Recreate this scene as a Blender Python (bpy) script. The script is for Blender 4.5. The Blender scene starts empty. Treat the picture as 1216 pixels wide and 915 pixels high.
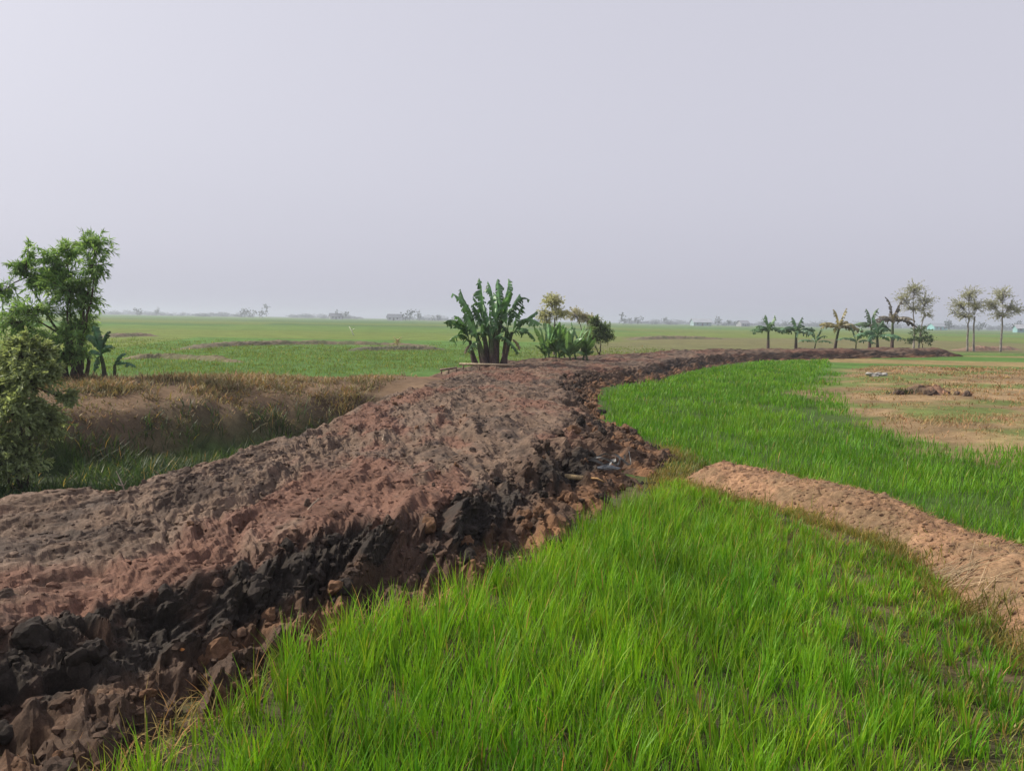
import bpy, math, random
import numpy as np
from mathutils import Matrix, Vector

# ------------------------------------------------------------------ camera, sky, sun, exposure
F_PX, IMG_W, IMG_H = 936.0, 1216.0, 915.0
CAM_H = 2.0
PITCH, ROLL = math.atan(77.5 / F_PX), math.radians(1.0)
fwd = Vector((0, math.cos(PITCH), -math.sin(PITCH)))
r0, u0 = Vector((1, 0, 0)), Vector((0, math.sin(PITCH), math.cos(PITCH)))
rgt = r0 * math.cos(ROLL) + u0 * math.sin(ROLL)
upv = -r0 * math.sin(ROLL) + u0 * math.cos(ROLL)
scene = bpy.context.scene
C = scene.collection
cam_data = bpy.data.cameras.new('camera')
cam_data.sensor_width = 36.0
cam_data.lens = 36.0 * F_PX / IMG_W
cam_data.clip_start, cam_data.clip_end = 0.05, 20000
cam = bpy.data.objects.new('camera', cam_data)
C.objects.link(cam)
cam.matrix_world = Matrix(((rgt.x, upv.x, -fwd.x, 0), (rgt.y, upv.y, -fwd.y, 0), (rgt.z, upv.z, -fwd.z, CAM_H), (0, 0, 0, 1)))
scene.camera = cam

SUN_AZ, SUN_EL = math.radians(-76), math.radians(42)      # azimuth from +Y, negative = left
world = bpy.data.worlds.new('World')
scene.world = world
world.use_nodes = True
wn, wl = world.node_tree.nodes, world.node_tree.links
wn.clear()
sky = wn.new('ShaderNodeTexSky')
sky.sky_type = 'NISHITA'
sky.sun_disc = False
sky.sun_elevation, sky.sun_rotation = SUN_EL, SUN_AZ
sky.dust_density, sky.air_density, sky.ozone_density = 6.0, 1.0, 1.0
hsv = wn.new('ShaderNodeHueSaturation')
hsv.inputs['Saturation'].default_value = 0.12
mixs = wn.new('ShaderNodeMix'); mixs.data_type = 'RGBA'
mixs.inputs['Factor'].default_value = 0.66
mixs.inputs['B'].default_value = (6.95, 6.9, 8.1, 1)       # milky smog veil over the whole dome
bg = wn.new('ShaderNodeBackground'); bg.inputs['Strength'].default_value = 0.1
wo = wn.new('ShaderNodeOutputWorld')
wl.new(sky.outputs[0], hsv.inputs['Color'])
wl.new(hsv.outputs[0], mixs.inputs['A'])
wl.new(mixs.outputs['Result'], bg.inputs['Color'])
wl.new(bg.outputs[0], wo.inputs['Surface'])

sun_d = bpy.data.lights.new('sun', 'SUN')
sun_d.energy, sun_d.angle, sun_d.color = 5.0, math.radians(1.5), (1.0, 0.92, 0.78)
sun = bpy.data.objects.new('sun', sun_d)
C.objects.link(sun)
sdir = Vector((math.sin(SUN_AZ) * math.cos(SUN_EL), math.cos(SUN_AZ) * math.cos(SUN_EL), math.sin(SUN_EL)))
sun.rotation_euler = sdir.to_track_quat('Z', 'Y').to_euler()

scene.view_settings.view_transform = 'Standard'
scene.view_settings.look = 'None'
scene.view_settings.exposure = 0.17
scene.view_settings.gamma = 1.0
scene.view_settings.use_curve_mapping = False
scene.cycles.use_denoising = True
scene.cycles.max_bounces = 6
scene.cycles.transparent_max_bounces = 8
scene.cycles.volume_bounces = 0

rng = np.random.default_rng(7)
random.seed(7)

# ------------------------------------------------------------------ helpers
def P(x, y, z=0.0):
    """point of the photo pixel (x, y) on the level z"""
    d = fwd + rgt * ((x - IMG_W / 2) / F_PX) + upv * ((IMG_H / 2 - y) / F_PX)
    k = (z - CAM_H) / d.z
    return Vector((d.x * k, d.y * k, z))

def PY(x, y, Y):
    """point of the photo pixel (x, y) at the distance Y down the field"""
    d = fwd + rgt * ((x - IMG_W / 2) / F_PX) + upv * ((IMG_H / 2 - y) / F_PX)
    k = Y / d.y
    return Vector((d.x * k, Y, CAM_H + d.z * k))

def hsh(ix, iy, s=0):
    h = (ix.astype(np.int64) * 374761393 + iy.astype(np.int64) * 668265263 + s * 1274126177) & 0xFFFFFFFF
    h = ((h ^ (h >> 13)) * 1274126177) & 0xFFFFFFFF
    h = ((h ^ (h >> 16)) * 2246822519) & 0xFFFFFFFF
    return ((h ^ (h >> 15)) & 0xFFFFFF) / float(0x1000000)

def vnoise(x, y, s=0):
    ix, iy = np.floor(x), np.floor(y)
    fx, fy = x - ix, y - iy
    fx, fy = fx * fx * fx * (fx * (fx * 6 - 15) + 10), fy * fy * fy * (fy * (fy * 6 - 15) + 10)
    a, b = hsh(ix, iy, s), hsh(ix + 1, iy, s)
    c, d = hsh(ix, iy + 1, s), hsh(ix + 1, iy + 1, s)
    return (a + (b - a) * fx) * (1 - fy) + (c + (d - c) * fx) * fy

def fbm(x, y, s=0, o=4, g=0.5):
    v, a, t = 0, 1.0, 0
    for i in range(o):
        v = v + a * (vnoise(x, y, s + i * 17) * 2 - 1)
        t += a; a *= g; x = x * 2.03 + 11.3; y = y * 2.03 - 7.7
    return v / t

def worley(x, y, s=0):
    """distance to the nearest and second-nearest cell point, and the nearest cell's random"""
    ix, iy = np.floor(x), np.floor(y)
    d1 = np.full(x.shape, 9.0); d2 = d1.copy(); cr = np.zeros(x.shape)
    for dx in (-1, 0, 1):
        for dy in (-1, 0, 1):
            cx, cy = ix + dx, iy + dy
            px, py = cx + hsh(cx, cy, s), cy + hsh(cx, cy, s + 5)
            d = np.hypot(px - x, py - y)
            near = d < d1
            d2 = np.where(near, d1, np.minimum(d2, d))
            cr = np.where(near, hsh(cx, cy, s + 9), cr)
            d1 = np.where(near, d, d1)
    return d1, d2, cr

def blocks(x, y, s=0, tilt=0.8):
    """broken blocks: every cell its own height and its own tilted face, sharp at the joints"""
    ix, iy = np.floor(x), np.floor(y)
    d1 = np.full(x.shape, 9.0); h = np.zeros(x.shape)
    for dx in (-1, 0, 1):
        for dy in (-1, 0, 1):
            cx, cy = ix + dx, iy + dy
            px, py = cx + hsh(cx, cy, s), cy + hsh(cx, cy, s + 5)
            d = np.hypot(px - x, py - y); near = d < d1
            v = hsh(cx, cy, s + 9) - 0.5 + tilt * ((x - px) * (hsh(cx, cy, s + 11) - 0.5) + (y - py) * (hsh(cx, cy, s + 13) - 0.5)) * 2 - 0.35 * d * d
            h = np.where(near, v, h); d1 = np.where(near, d, d1)
    return h

def sstep(a, b, x):
    t = np.clip((x - a) / (b - a), 0, 1)
    return t * t * (3 - 2 * t)

def inside(poly, x, y):
    r = np.zeros(x.shape, bool)
    n = len(poly)
    for i in range(n):
        x1, y1 = poly[i]; x2, y2 = poly[(i + 1) % n]
        c = ((y1 > y) != (y2 > y)) & (x < (x2 - x1) * (y - y1) / (y2 - y1 + 1e-12) + x1)
        r ^= c
    return r

def seg_dist(pts, x, y, closed=False):
    d = np.full(x.shape, 1e9)
    n = len(pts)
    for i in range(n if closed else n - 1):
        x1, y1 = pts[i]; x2, y2 = pts[(i + 1) % n]
        vx, vy = x2 - x1, y2 - y1
        t = np.clip(((x - x1) * vx + (y - y1) * vy) / (vx * vx + vy * vy), 0, 1)
        d = np.minimum(d, np.hypot(x - x1 - t * vx, y - y1 - t * vy))
    return d

def sdf(poly, x, y):
    d = seg_dist(poly, x, y, True)
    return np.where(inside(poly, x, y), -d, d)

def catmull(pts, n):
    p = np.array(pts, float)
    p = np.vstack([2 * p[0] - p[1], p, 2 * p[-1] - p[-2]])
    m = len(p) - 3
    u = np.linspace(0, m - 1e-9, n) if np.isscalar(n) else np.asarray(n)
    i = np.clip(np.floor(u).astype(int), 0, m - 1); t = (u - i)[:, None]
    a, b, c, d = p[i], p[i + 1], p[i + 2], p[i + 3]
    return 0.5 * (2 * b + (c - a) * t + (2 * a - 5 * b + 4 * c - d) * t ** 2 + (3 * b - a - 3 * c + d) * t ** 3)

def mesh_np(name, verts, faces, mat, col=None, smooth=False):
    """a mesh from arrays; faces is (M,3) or (M,4) or a list of such arrays"""
    me = bpy.data.meshes.new(name)
    verts = np.asarray(verts, np.float32).reshape(-1, 3)
    fl = faces if isinstance(faces, list) else [faces]
    fl = [np.asarray(f, np.int32) for f in fl if len(f)]
    idx = np.concatenate([f.ravel() for f in fl])
    tot = np.concatenate([np.full(len(f), f.shape[1], np.int32) for f in fl])
    me.vertices.add(len(verts)); me.vertices.foreach_set('co', verts.ravel())
    me.loops.add(len(idx)); me.loops.foreach_set('vertex_index', idx)
    me.polygons.add(len(tot))
    me.polygons.foreach_set('loop_start', np.concatenate([[0], np.cumsum(tot)[:-1]]).astype(np.int32))
    me.polygons.foreach_set('use_smooth', np.full(len(tot), smooth))
    if col is not None:
        col = np.asarray(col, np.float32)
        if col.shape[1] == 3:
            col = np.hstack([col, np.ones((len(col), 1), np.float32)])
        at = me.color_attributes.new('Col', 'FLOAT_COLOR', 'POINT')
        at.data.foreach_set('color', col.ravel())
    me.update(calc_edges=True)
    me.validate()
    if mat is not None:
        me.materials.append(mat)
    return me

def obj(name, me, parent=None, loc=None):
    o = bpy.data.objects.new(name, me)
    C.objects.link(o)
    if parent is not None: o.parent = parent
    if loc is not None: o.location = loc
    return o

def thing(name, loc, label, cat, group=None):
    o = bpy.data.objects.new(name, None)
    C.objects.link(o); o.location = loc; o.empty_display_size = 0.2
    return tag(o, label, cat, group)

def tag(o, label=None, cat=None, group=None, kind=None):
    if label: o['label'] = label
    if cat: o['category'] = cat
    if group: o['group'] = group
    if kind: o['kind'] = kind
    return o

class MB:
    """collects pieces of one mesh"""
    def __init__(self): self.v, self.q, self.t, self.c, self.n = [], [], [], [], 0
    def add(self, v, q=None, t=None, c=(1, 1, 1)):
        v = np.asarray(v, float).reshape(-1, 3)
        if q is not None and len(q): self.q.append(np.asarray(q, int) + self.n)
        if t is not None and len(t): self.t.append(np.asarray(t, int) + self.n)
        c = np.asarray(c, float)
        self.c.append(np.tile(c, (len(v), 1)) if c.ndim == 1 else c)
        self.v.append(v); self.n += len(v)
    def tube(self, pts, rad, n=6, c=(1, 1, 1), cap=True):
        p = np.asarray(pts, float); m = len(p)
        r = np.broadcast_to(np.asarray(rad, float), (m,))
        tg = np.gradient(p, axis=0); tg /= np.linalg.norm(tg, axis=1)[:, None] + 1e-9
        ref = np.array([0.31, 0.95, 0.05]) if abs(tg[:, 2]).mean() > 0.5 else np.array([0.02, 0.05, 1.0])
        a = np.cross(tg, ref); a /= np.linalg.norm(a, axis=1)[:, None] + 1e-9
        b = np.cross(tg, a)
        th = np.arange(n) * 2 * math.pi / n
        v = p[:, None, :] + r[:, None, None] * (np.cos(th)[None, :, None] * a[:, None, :] + np.sin(th)[None, :, None] * b[:, None, :])
        q = [[i * n + j, i * n + (j + 1) % n, (i + 1) * n + (j + 1) % n, (i + 1) * n + j] for i in range(m - 1) for j in range(n)]
        t = []
        vv = v.reshape(-1, 3)
        if cap:
            vv = np.vstack([vv, p[0], p[-1]]); k = m * n
            t = [[k, (j + 1) % n, j] for j in range(n)] + [[k + 1, (m - 1) * n + j, (m - 1) * n + (j + 1) % n] for j in range(n)]
        self.add(vv, q, t, c)
    def build(self, name, mat, parent=None, smooth=False, loc=None):
        f = []
        if self.q: f.append(np.concatenate(self.q))
        if self.t: f.append(np.concatenate(self.t))
        return obj(name, mesh_np(name, np.concatenate(self.v), f, mat, np.concatenate(self.c), smooth), parent, loc)

# ------------------------------------------------------------------ materials
def new_mat(name):
    m = bpy.data.materials.new(name); m.use_nodes = True
    nt = m.node_tree; nt.nodes.clear()
    out = nt.nodes.new('ShaderNodeOutputMaterial')
    return m, nt, nt.nodes, nt.links, out

def soil_mat(name, rough=0.9, var=0.45, scales=(2.5, 14, 70), bump=0.6, bdist=0.02, base=None, spec=0.25, wet=None):
    """vertex colour (or base) broken up by three sizes of noise, with bump"""
    m, nt, N, L, out = new_mat(name)
    bs = N.new('ShaderNodeBsdfPrincipled')
    bs.inputs['Roughness'].default_value = rough
    bs.inputs['Specular IOR Level'].default_value = spec
    geo = N.new('ShaderNodeTexCoord')
    if base is None:
        ca = N.new('ShaderNodeVertexColor'); ca.layer_name = 'Col'; src = ca.outputs['Color']
    else:
        rc = N.new('ShaderNodeRGB'); rc.outputs[0].default_value = (*base, 1); src = rc.outputs[0]
    prev = None
    for i, sc in enumerate(scales):
        nz = N.new('ShaderNodeTexNoise'); nz.inputs['Scale'].default_value = sc
        nz.inputs['Detail'].default_value = 6; nz.inputs['Roughness'].default_value = 0.65
        L.new(geo.outputs['Object'], nz.inputs['Vector'])
        mr = N.new('ShaderNodeMapRange')
        mr.inputs['From Min'].default_value, mr.inputs['From Max'].default_value = 0.3, 0.7
        mr.inputs['To Min'].default_value, mr.inputs['To Max'].default_value = 1 - var, 1 + var
        L.new(nz.outputs[0], mr.inputs['Value'])
        vm = N.new('ShaderNodeVectorMath'); vm.operation = 'SCALE'
        L.new(src, vm.inputs[0]); L.new(mr.outputs[0], vm.inputs['Scale'])
        src = vm.outputs[0]
        bp = N.new('ShaderNodeBump'); bp.inputs['Strength'].default_value = bump
        bp.inputs['Distance'].default_value = bdist * (scales[0] / sc) ** 0.6 * 3
        L.new(nz.outputs[0], bp.inputs['Height'])
        if prev is not None: L.new(prev.outputs[0], bp.inputs['Normal'])
        prev = bp
    L.new(src, bs.inputs['Base Color'])
    L.new(prev.outputs[0], bs.inputs['Normal'])
    if wet is not None:
        nz = N.new('ShaderNodeTexNoise'); nz.inputs['Scale'].default_value = 1.6
        L.new(geo.outputs['Object'], nz.inputs['Vector'])
        mr = N.new('ShaderNodeMapRange')
        mr.inputs['From Min'].default_value, mr.inputs['From Max'].default_value = 0.45, 0.62
        mr.inputs['To Min'].default_value, mr.inputs['To Max'].default_value = rough, wet
        L.new(nz.outputs[0], mr.inputs['Value']); L.new(mr.outputs[0], bs.inputs['Roughness'])
    L.new(bs.outputs[0], out.inputs['Surface'])
    return m

def leaf_mat(name, trans=0.35, rough=0.55, base=None, var=0.25, scale=6.0, spec=0.3):
    m, nt, N, L, out = new_mat(name)
    bs = N.new('ShaderNodeBsdfPrincipled'); bs.inputs['Roughness'].default_value = rough
    bs.inputs['Specular IOR Level'].default_value = spec
    tr = N.new('ShaderNodeBsdfTranslucent')
    mx = N.new('ShaderNodeMixShader'); mx.inputs[0].default_value = trans
    geo = N.new('ShaderNodeTexCoord')
    if base is None:
        ca = N.new('ShaderNodeVertexColor'); ca.layer_name = 'Col'; src = ca.outputs['Color']
    else:
        rc = N.new('ShaderNodeRGB'); rc.outputs[0].default_value = (*base, 1); src = rc.outputs[0]
    nz = N.new('ShaderNodeTexNoise'); nz.inputs['Scale'].default_value = scale; nz.inputs['Detail'].default_value = 3
    L.new(geo.outputs['Object'], nz.inputs['Vector'])
    mr = N.new('ShaderNodeMapRange')
    mr.inputs['From Min'].default_value, mr.inputs['From Max'].default_value = 0.3, 0.7
    mr.inputs['To Min'].default_value, mr.inputs['To Max'].default_value = 1 - var, 1 + var
    L.new(nz.outputs[0], mr.inputs['Value'])
    vm = N.new('ShaderNodeVectorMath'); vm.operation = 'SCALE'
    L.new(src, vm.inputs[0]); L.new(mr.outputs[0], vm.inputs['Scale'])
    L.new(vm.outputs[0], bs.inputs['Base Color'])
    warm = N.new('ShaderNodeVectorMath'); warm.operation = 'MULTIPLY'
    warm.inputs[1].default_value = (1.25, 1.2, 0.7)
    L.new(vm.outputs[0], warm.inputs[0]); L.new(warm.outputs[0], tr.inputs['Color'])
    L.new(bs.outputs[0], mx.inputs[1]); L.new(tr.outputs[0], mx.inputs[2])
    L.new(mx.outputs[0], out.inputs['Surface'])
    return m

M_GROUND = soil_mat('ground_earth', rough=0.95, var=0.28, scales=(0.35, 4, 40), bump=0.5, bdist=0.02, spec=0.08)
M_BANK = soil_mat('dug_clay', rough=0.9, var=0.34, scales=(2.2, 24, 110), bump=0.6, bdist=0.008, wet=0.75, spec=0.12)
M_BUND = soil_mat('dry_red_earth', rough=0.95, var=0.3, scales=(3, 18, 90), bump=0.8, bdist=0.015)
M_RICE = leaf_mat('rice_blade', trans=0.42, rough=0.5, var=0.3, scale=1.3)
M_DRY = leaf_mat('dry_straw', trans=0.2, rough=0.8, var=0.3, scale=2.0)
M_LEAF = leaf_mat('tree_leaf', trans=0.48, rough=0.5, var=0.2, scale=2.0)
M_BANANA = leaf_mat('banana_leaf', trans=0.3, rough=0.42, var=0.18, scale=3.0, spec=0.45)
M_BARK = soil_mat('bark', rough=0.95, var=0.35, scales=(4, 20, 80), bump=0.8, bdist=0.01)
M_STEM = soil_mat('banana_sheath', rough=0.8, var=0.35, scales=(3, 16, 60), bump=0.6, bdist=0.01)
M_FAR = leaf_mat('far_foliage', trans=0.25, rough=0.8, var=0.2, scale=0.3)
M_WALL = soil_mat('plaster', rough=0.9, var=0.1, scales=(0.3, 2, 10), bump=0.1)
M_PLASTIC = soil_mat('old_plastic', rough=0.5, var=0.12, scales=(4, 20, 60), bump=0.3, bdist=0.005, spec=0.4)

# ------------------------------------------------------------------ plan of the place (metres; camera at 0,0 looking along +Y)
#        left foot          left crest         right crest        right foot        z left foot
STN = [((-9.6, 1.5),      (-8.6, 0.6),       (-6.3, -2.0),      (-5.0, -2.6),      -0.55),
       ((-7.4, 4.5),      (-6.4, 3.6),       (-4.2, 1.2),       (-3.0, 0.5),       -0.55),
       ((-5.3, 7.1),      (-4.4, 6.4),       (-2.75, 3.8),      (-1.85, 2.7),      -0.55),
       ((-4.6, 7.8),      (-3.6, 7.2),       (-2.0, 4.7),       (-1.5, 3.75),      -0.55),
       ((-4.1, 9.2),      (-3.1, 8.8),       (-1.45, 5.85),     (-1.05, 4.75),     -0.55),
       ((-3.9, 10.3),     (-2.9, 10.0),      (-0.7, 6.4),       (-0.35, 5.35),     -0.5),
       ((-3.7, 12.2),     (-2.7, 12.0),      (-0.2, 8.3),       (0.55, 6.9),       -0.45),
       ((-3.5, 14.6),     (-2.55, 14.5),     (0.35, 10.1),      (1.75, 9.6),       -0.35),
       ((-3.2, 17.0),     (-2.4, 16.6),      (0.85, 12.6),      (2.45, 11.9),      -0.15),
       ((-2.9, 19.2),     (-2.1, 19.0),      (1.0, 16.0),       (2.0, 15.5),       0.1),
       ((-2.5, 22.4),     (-1.7, 22.0),      (1.15, 20.3),      (2.2, 20.0),       0.3),
       ((-2.1, 27.4),     (-1.3, 27.0),      (1.9, 24.6),       (3.2, 24.3),       0.3),
       ((0.6, 33.0),      (1.2, 32.0),       (4.4, 28.4),       (5.2, 27.5),       0.25),
       ((5.2, 40.0),      (5.8, 39.0),       (7.9, 36.0),       (8.6, 35.0),       0.2),
       ((10.6, 47.6),     (11.2, 46.5),      (12.7, 43.6),      (13.2, 42.4),      0.2),
       ((19.5, 54.0),     (19.9, 53.0),      (20.9, 49.8),      (21.2, 48.5),      0.15),
       ((31.2, 60.0),     (31.4, 59.0),      (31.8, 56.8),      (32.0, 55.4),      0.1)]
CEN = [((a[1][0] + a[2][0]) / 2, (a[1][1] + a[2][1]) / 2) for a in STN]
RFOOT = [a[3] for a in STN]
BUND_RIDGE = [(2.35, 10.35), (3.05, 9.55), (3.6, 8.55), (3.95, 7.5), (4.02, 6.5), (3.95, 5.5), (3.75, 4.3), (3.4, 2.5), (3.0, 0.4), (2.8, -2)]
DITCH = [(-5.0, 7.6), (-4.35, 9.5), (-4.0, 12), (-3.7, 14.6), (-3.3, 17.2), (-4.0, 16.8), (-5.5, 15.4), (-7.2, 13.6), (-9.4, 11.6), (-13, 9), (-18, 6), (-18, -2), (-12, 0)]
PADDY1 = [(-3.0, 0.5), (-1.85, 2.75), (-1.45, 3.8), (-1.0, 4.85), (-0.3, 5.45), (0.55, 6.95), (1.25, 8.3), (1.85, 9.6), (2.3, 10.3),
          (2.6, 9.8), (3.05, 8.8), (3.36, 7.5), (3.4, 6.3), (3.3, 5.4), (3.12, 4.4), (2.75, 2.8), (2.3, 0.6), (1.9, -1.5), (-3.5, -1.5)]
PADDY2 = [(2.45, 10.9), (2.5, 12.0), (2.05, 13.8), (1.95, 15.6), (2.2, 20.0), (3.2, 24.2), (5.2, 27.4), (8.6, 34.8), (13.2, 42.0), (18.5, 46.0),
          (16.5, 41.0), (14.0, 33.0), (10.2, 24.0), (8.0, 18.4), (7.3, 15.2), (7.2, 13.5), (8.7, 12.8), (12.0, 12.2), (16, 12.0), (15, 4), (6.0, 0), (4.0, 2.0), (4.35, 4.3), (4.5, 5.6), (4.5, 6.8), (4.2, 8.1), (3.5, 9.5)]
DRYPATCH = [(7.3, 13.5), (7.4, 15.2), (8.1, 18.4), (10.3, 24.0), (14.1, 33.0), (17.4, 38.8), (24, 39), (36, 38), (38, 24), (30, 14), (16, 12.2), (12, 12.35), (8.6, 12.85)]

def left_of_bank(x, y):
    """signed side of the bank's centre line: > 0 on the ditch side"""
    best = np.full(x.shape, 1e9); sg = np.zeros(x.shape)
    pts = [(CEN[0][0] - 8, CEN[0][1] - 10)] + CEN + [(CEN[-1][0] + 200, CEN[-1][1] + 45)]
    for (x1, y1), (x2, y2) in zip(pts[:-1], pts[1:]):
        vx, vy = x2 - x1, y2 - y1
        t = np.clip(((x - x1) * vx + (y - y1) * vy) / (vx * vx + vy * vy), 0, 1)
        d = np.hypot(x - x1 - t * vx, y - y1 - t * vy)
        s = np.sign(vx * (y - y1) - vy * (x - x1))
        k = d < best
        best = np.where(k, d, best); sg = np.where(k, s, sg)
    return sg * best

def ground_z(x, y):
    x = np.asarray(x, float); y = np.asarray(y, float)
    side = left_of_bank(x, y)
    d = sdf(DITCH, x, y) + 0.45 * fbm(x * 0.7, y * 0.7, 3) + 0.12 * fbm(x * 3, y * 3, 4)
    top = 0.42 + 0.10 * fbm(x * 0.35, y * 0.35, 5)
    lft = -0.75 + (top + 0.75) * (0.74 * sstep(0.0, 1.35, d + 0.25 * fbm(x * 1.1, y * 1.1, 37)) + 0.26 * sstep(0.6, 2.6, d))
    back = sstep(3.6, 7.0, d) * sstep(17, 21, y + 0.0 * x + np.where(x < -12, 5, 0))
    lft = lft * (1 - back) + 0.08 * back
    lft = lft + 0.05 * fbm(x * 1.8, y * 1.8, 8) * sstep(60, 20, y)
    rgtz = 0.015 * fbm(x * 1.5, y * 1.5, 11) + 0.14 * sstep(0.4, -1.2, sdf(DRYPATCH, x, y) + 0.4 * fbm(x, y, 12)) * (0.75 + 0.35 * fbm(x * 0.6, y * 0.6, 14))
    z = np.where(side > 0, lft, rgtz)
    z = np.where(np.abs(side) < 1.3, np.minimum(z, -0.05 + 0.0 * z), z)
    return z

def gz(x, y): return float(ground_z(np.array([x]), np.array([y]))[0])

# ------------------------------------------------------------------ ground sheet
ang = np.concatenate([np.linspace(-180, -52, 40, endpoint=False), np.linspace(-52, 48, 330, endpoint=False), np.linspace(48, 180, 40, endpoint=False)])
rad = np.concatenate([np.linspace(0.0, 2.0, 12, endpoint=False)[1:], np.geomspace(2.0, 90, 330, endpoint=False), np.geomspace(90, 3000, 70)])
A, R = np.meshgrid(np.radians(ang), rad)
gx, gy = (R * np.sin(A)).ravel(), (R * np.cos(A)).ravel()
gzv = ground_z(gx, gy)
def mixc(a, b, f): return a * (1 - f[:, None]) + np.asarray(b) * f[:, None]
def ground_color(x, y):
    side = left_of_bank(x, y)
    n1, n2 = fbm(x * 0.05, y * 0.05, 21), fbm(x * 0.6, y * 0.6, 23)
    n3 = fbm(x * 0.012, y * 0.03, 25)
    n4 = fbm(x * 0.35, y * 0.35, 33)
    c = np.tile(np.array([0.076, 0.150, 0.030]), (len(x), 1))
    # parcels of paddy: each with its own stage of growth
    ux, uy = x * 0.9 + y * 0.2, y * 0.96 - x * 0.12
    row = np.floor(uy / 34 + 0.15 * np.sin(ux * 0.01)); cell = np.floor(ux / 75 + hsh(row, row * 0, 4) * 3)
    hr = hsh(row, cell, 31)
    c = mixc(c, (0.115, 0.150, 0.035), sstep(0.45, 0.9, hr))
    c = mixc(c, (0.060, 0.115, 0.030), sstep(0.35, 0.05, hr))
    c = c * (1 + 0.16 * n3 + 0.10 * n2)[:, None]
    # olive fallow to the right of the big bananas, beyond the bank
    ol = [(2.5, 34), (7, 42), (14, 50), (33, 62), (80, 80), (60, 120), (18, 105), (3, 62)]
    c = mixc(c, (0.135, 0.120, 0.060), sstep(4, -4, sdf(ol, x, y) + 5 * n1) * 0.85)
    # the ditch: grass at the bottom, dry grass and earth on its sides
    d = sdf(DITCH, x, y) + 0.5 * n2
    sl = (side > 0) & (y < 30) & (d < 8)
    dry = np.array([0.128, 0.086, 0.055])[None] * (1 + 0.35 * n2)[:, None]
    w = np.where(sl, sstep(0.2, 1.0, d) * sstep(6.2, 5.0, d + 0.5 * n2), 0)
    c = c * (1 - w[:, None]) + dry * w[:, None]
    c = mixc(c, (0.095, 0.070, 0.048), np.where(sl, sstep(0.0, 0.4, d) * sstep(1.5, 0.9, d), 0) * 0.8)
    red = np.where(sl, sstep(3.4, 4.2, d) * sstep(6.4, 5.4, d) * (0.55 + 0.5 * n2), 0)
    c = mixc(c, (0.235, 0.115, 0.075), np.clip(red, 0, 1))
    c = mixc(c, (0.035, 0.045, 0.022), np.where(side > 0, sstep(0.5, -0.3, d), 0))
    # right of the bank: muddy paddy floor, dry patch
    c = mixc(c, (0.045, 0.075, 0.018), np.where(side <= 0, sstep(46, 40, y), 0) * np.where(x > 12, sstep(34, 26, y - (x - 12) * 0.4), 1))
    p1 = np.where(side <= 0, sstep(0.8, -0.2, sdf(PADDY1, x, y)), 0)
    c = mixc(c, (0.062, 0.056, 0.030), p1)
    c = mixc(c, (0.120, 0.090, 0.052), p1 * sstep(0.0, 0.5, fbm(x * 2.2, y * 2.2, 35)))
    dp = sdf(DRYPATCH, x, y) + 0.7 * n2 + 1.3 * n4 - 0.9
    dw = sstep(0.5, -0.6, dp) * 0.95
    dcol = np.array([0.200, 0.136, 0.076])[None] * (1 + 0.45 * fbm(x * 1.2, y * 1.2, 27) + 0.25 * n1)[:, None]
    dcol = mixc(dcol, (0.100, 0.135, 0.038), sstep(-0.05, 0.35, fbm(x * 0.3, y * 0.5, 29)) * 0.9)
    c = c * (1 - dw[:, None]) + dcol * dw[:, None]
    # strips of green and straw on the right, beyond the dry patch
    st = np.where((side <= 0) & (y > 38) & (x > 17), 1.0, 0)
    c = mixc(c, (0.205, 0.155, 0.070), st * sstep(-0.1, 0.35, np.sin(y * 0.42 + 0.06 * x) + 0.4 * n1) * sstep(75, 58, y))
    return np.clip(c, 0.005, 0.9)
gc = ground_color(gx, gy)
na, nr = len(ang), len(rad)
ii, jj = np.meshgrid(np.arange(nr - 1), np.arange(na), indexing='ij')
j2 = (jj + 1) % na
quads = np.stack([ii * na + jj, (ii + 1) * na + jj, (ii + 1) * na + j2, ii * na + j2], -1).reshape(-1, 4)
gv = np.stack([gx, gy, gzv], 1)
gv = np.vstack([gv, [[0, 0, gzv[:na].mean()]]])
gc = np.vstack([gc, gc[:1]])
fan = np.stack([np.arange(na), (np.arange(na) + 1) % na, np.full(na, na * nr)], 1)[:, [0, 1, 2]]
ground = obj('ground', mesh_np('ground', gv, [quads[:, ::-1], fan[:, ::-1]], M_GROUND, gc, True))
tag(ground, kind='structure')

# ------------------------------------------------------------------ the dug clay bank
ks = len(STN)
Lf, Lc, Rc, Rf = [np.array([(s[k][0], s[k][1]) for s in STN]) for k in range(4)]
zl = np.array([s[4] for s in STN])[:, None]
ctrl = np.hstack([Lf, zl, Lc, Rc, Rf])
us = np.concatenate([np.linspace(0, 1.6, 30, endpoint=False), np.linspace(1.6, 6, 560, endpoint=False), np.linspace(6, 9, 330, endpoint=False),
                     np.linspace(9, 12, 220, endpoint=False), np.linspace(12, ks - 1 - 1e-6, 170)])
S = catmull(ctrl, us)
midl = (S[:, 3:5] + S[:, 5:7]) / 2
arc = np.concatenate([[0], np.cumsum(np.linalg.norm(np.diff(midl, axis=0), axis=1))])
NT = 210
topz = 0.44 + 0.07 * fbm(arc * 0.5, arc * 0 + 3, 41)
endf = sstep(arc[-1], arc[-1] - 1.6, arc)
prof = np.zeros((len(us), NT, 3)); tt = np.zeros((len(us), NT)); zone = np.zeros((len(us), NT))
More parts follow.
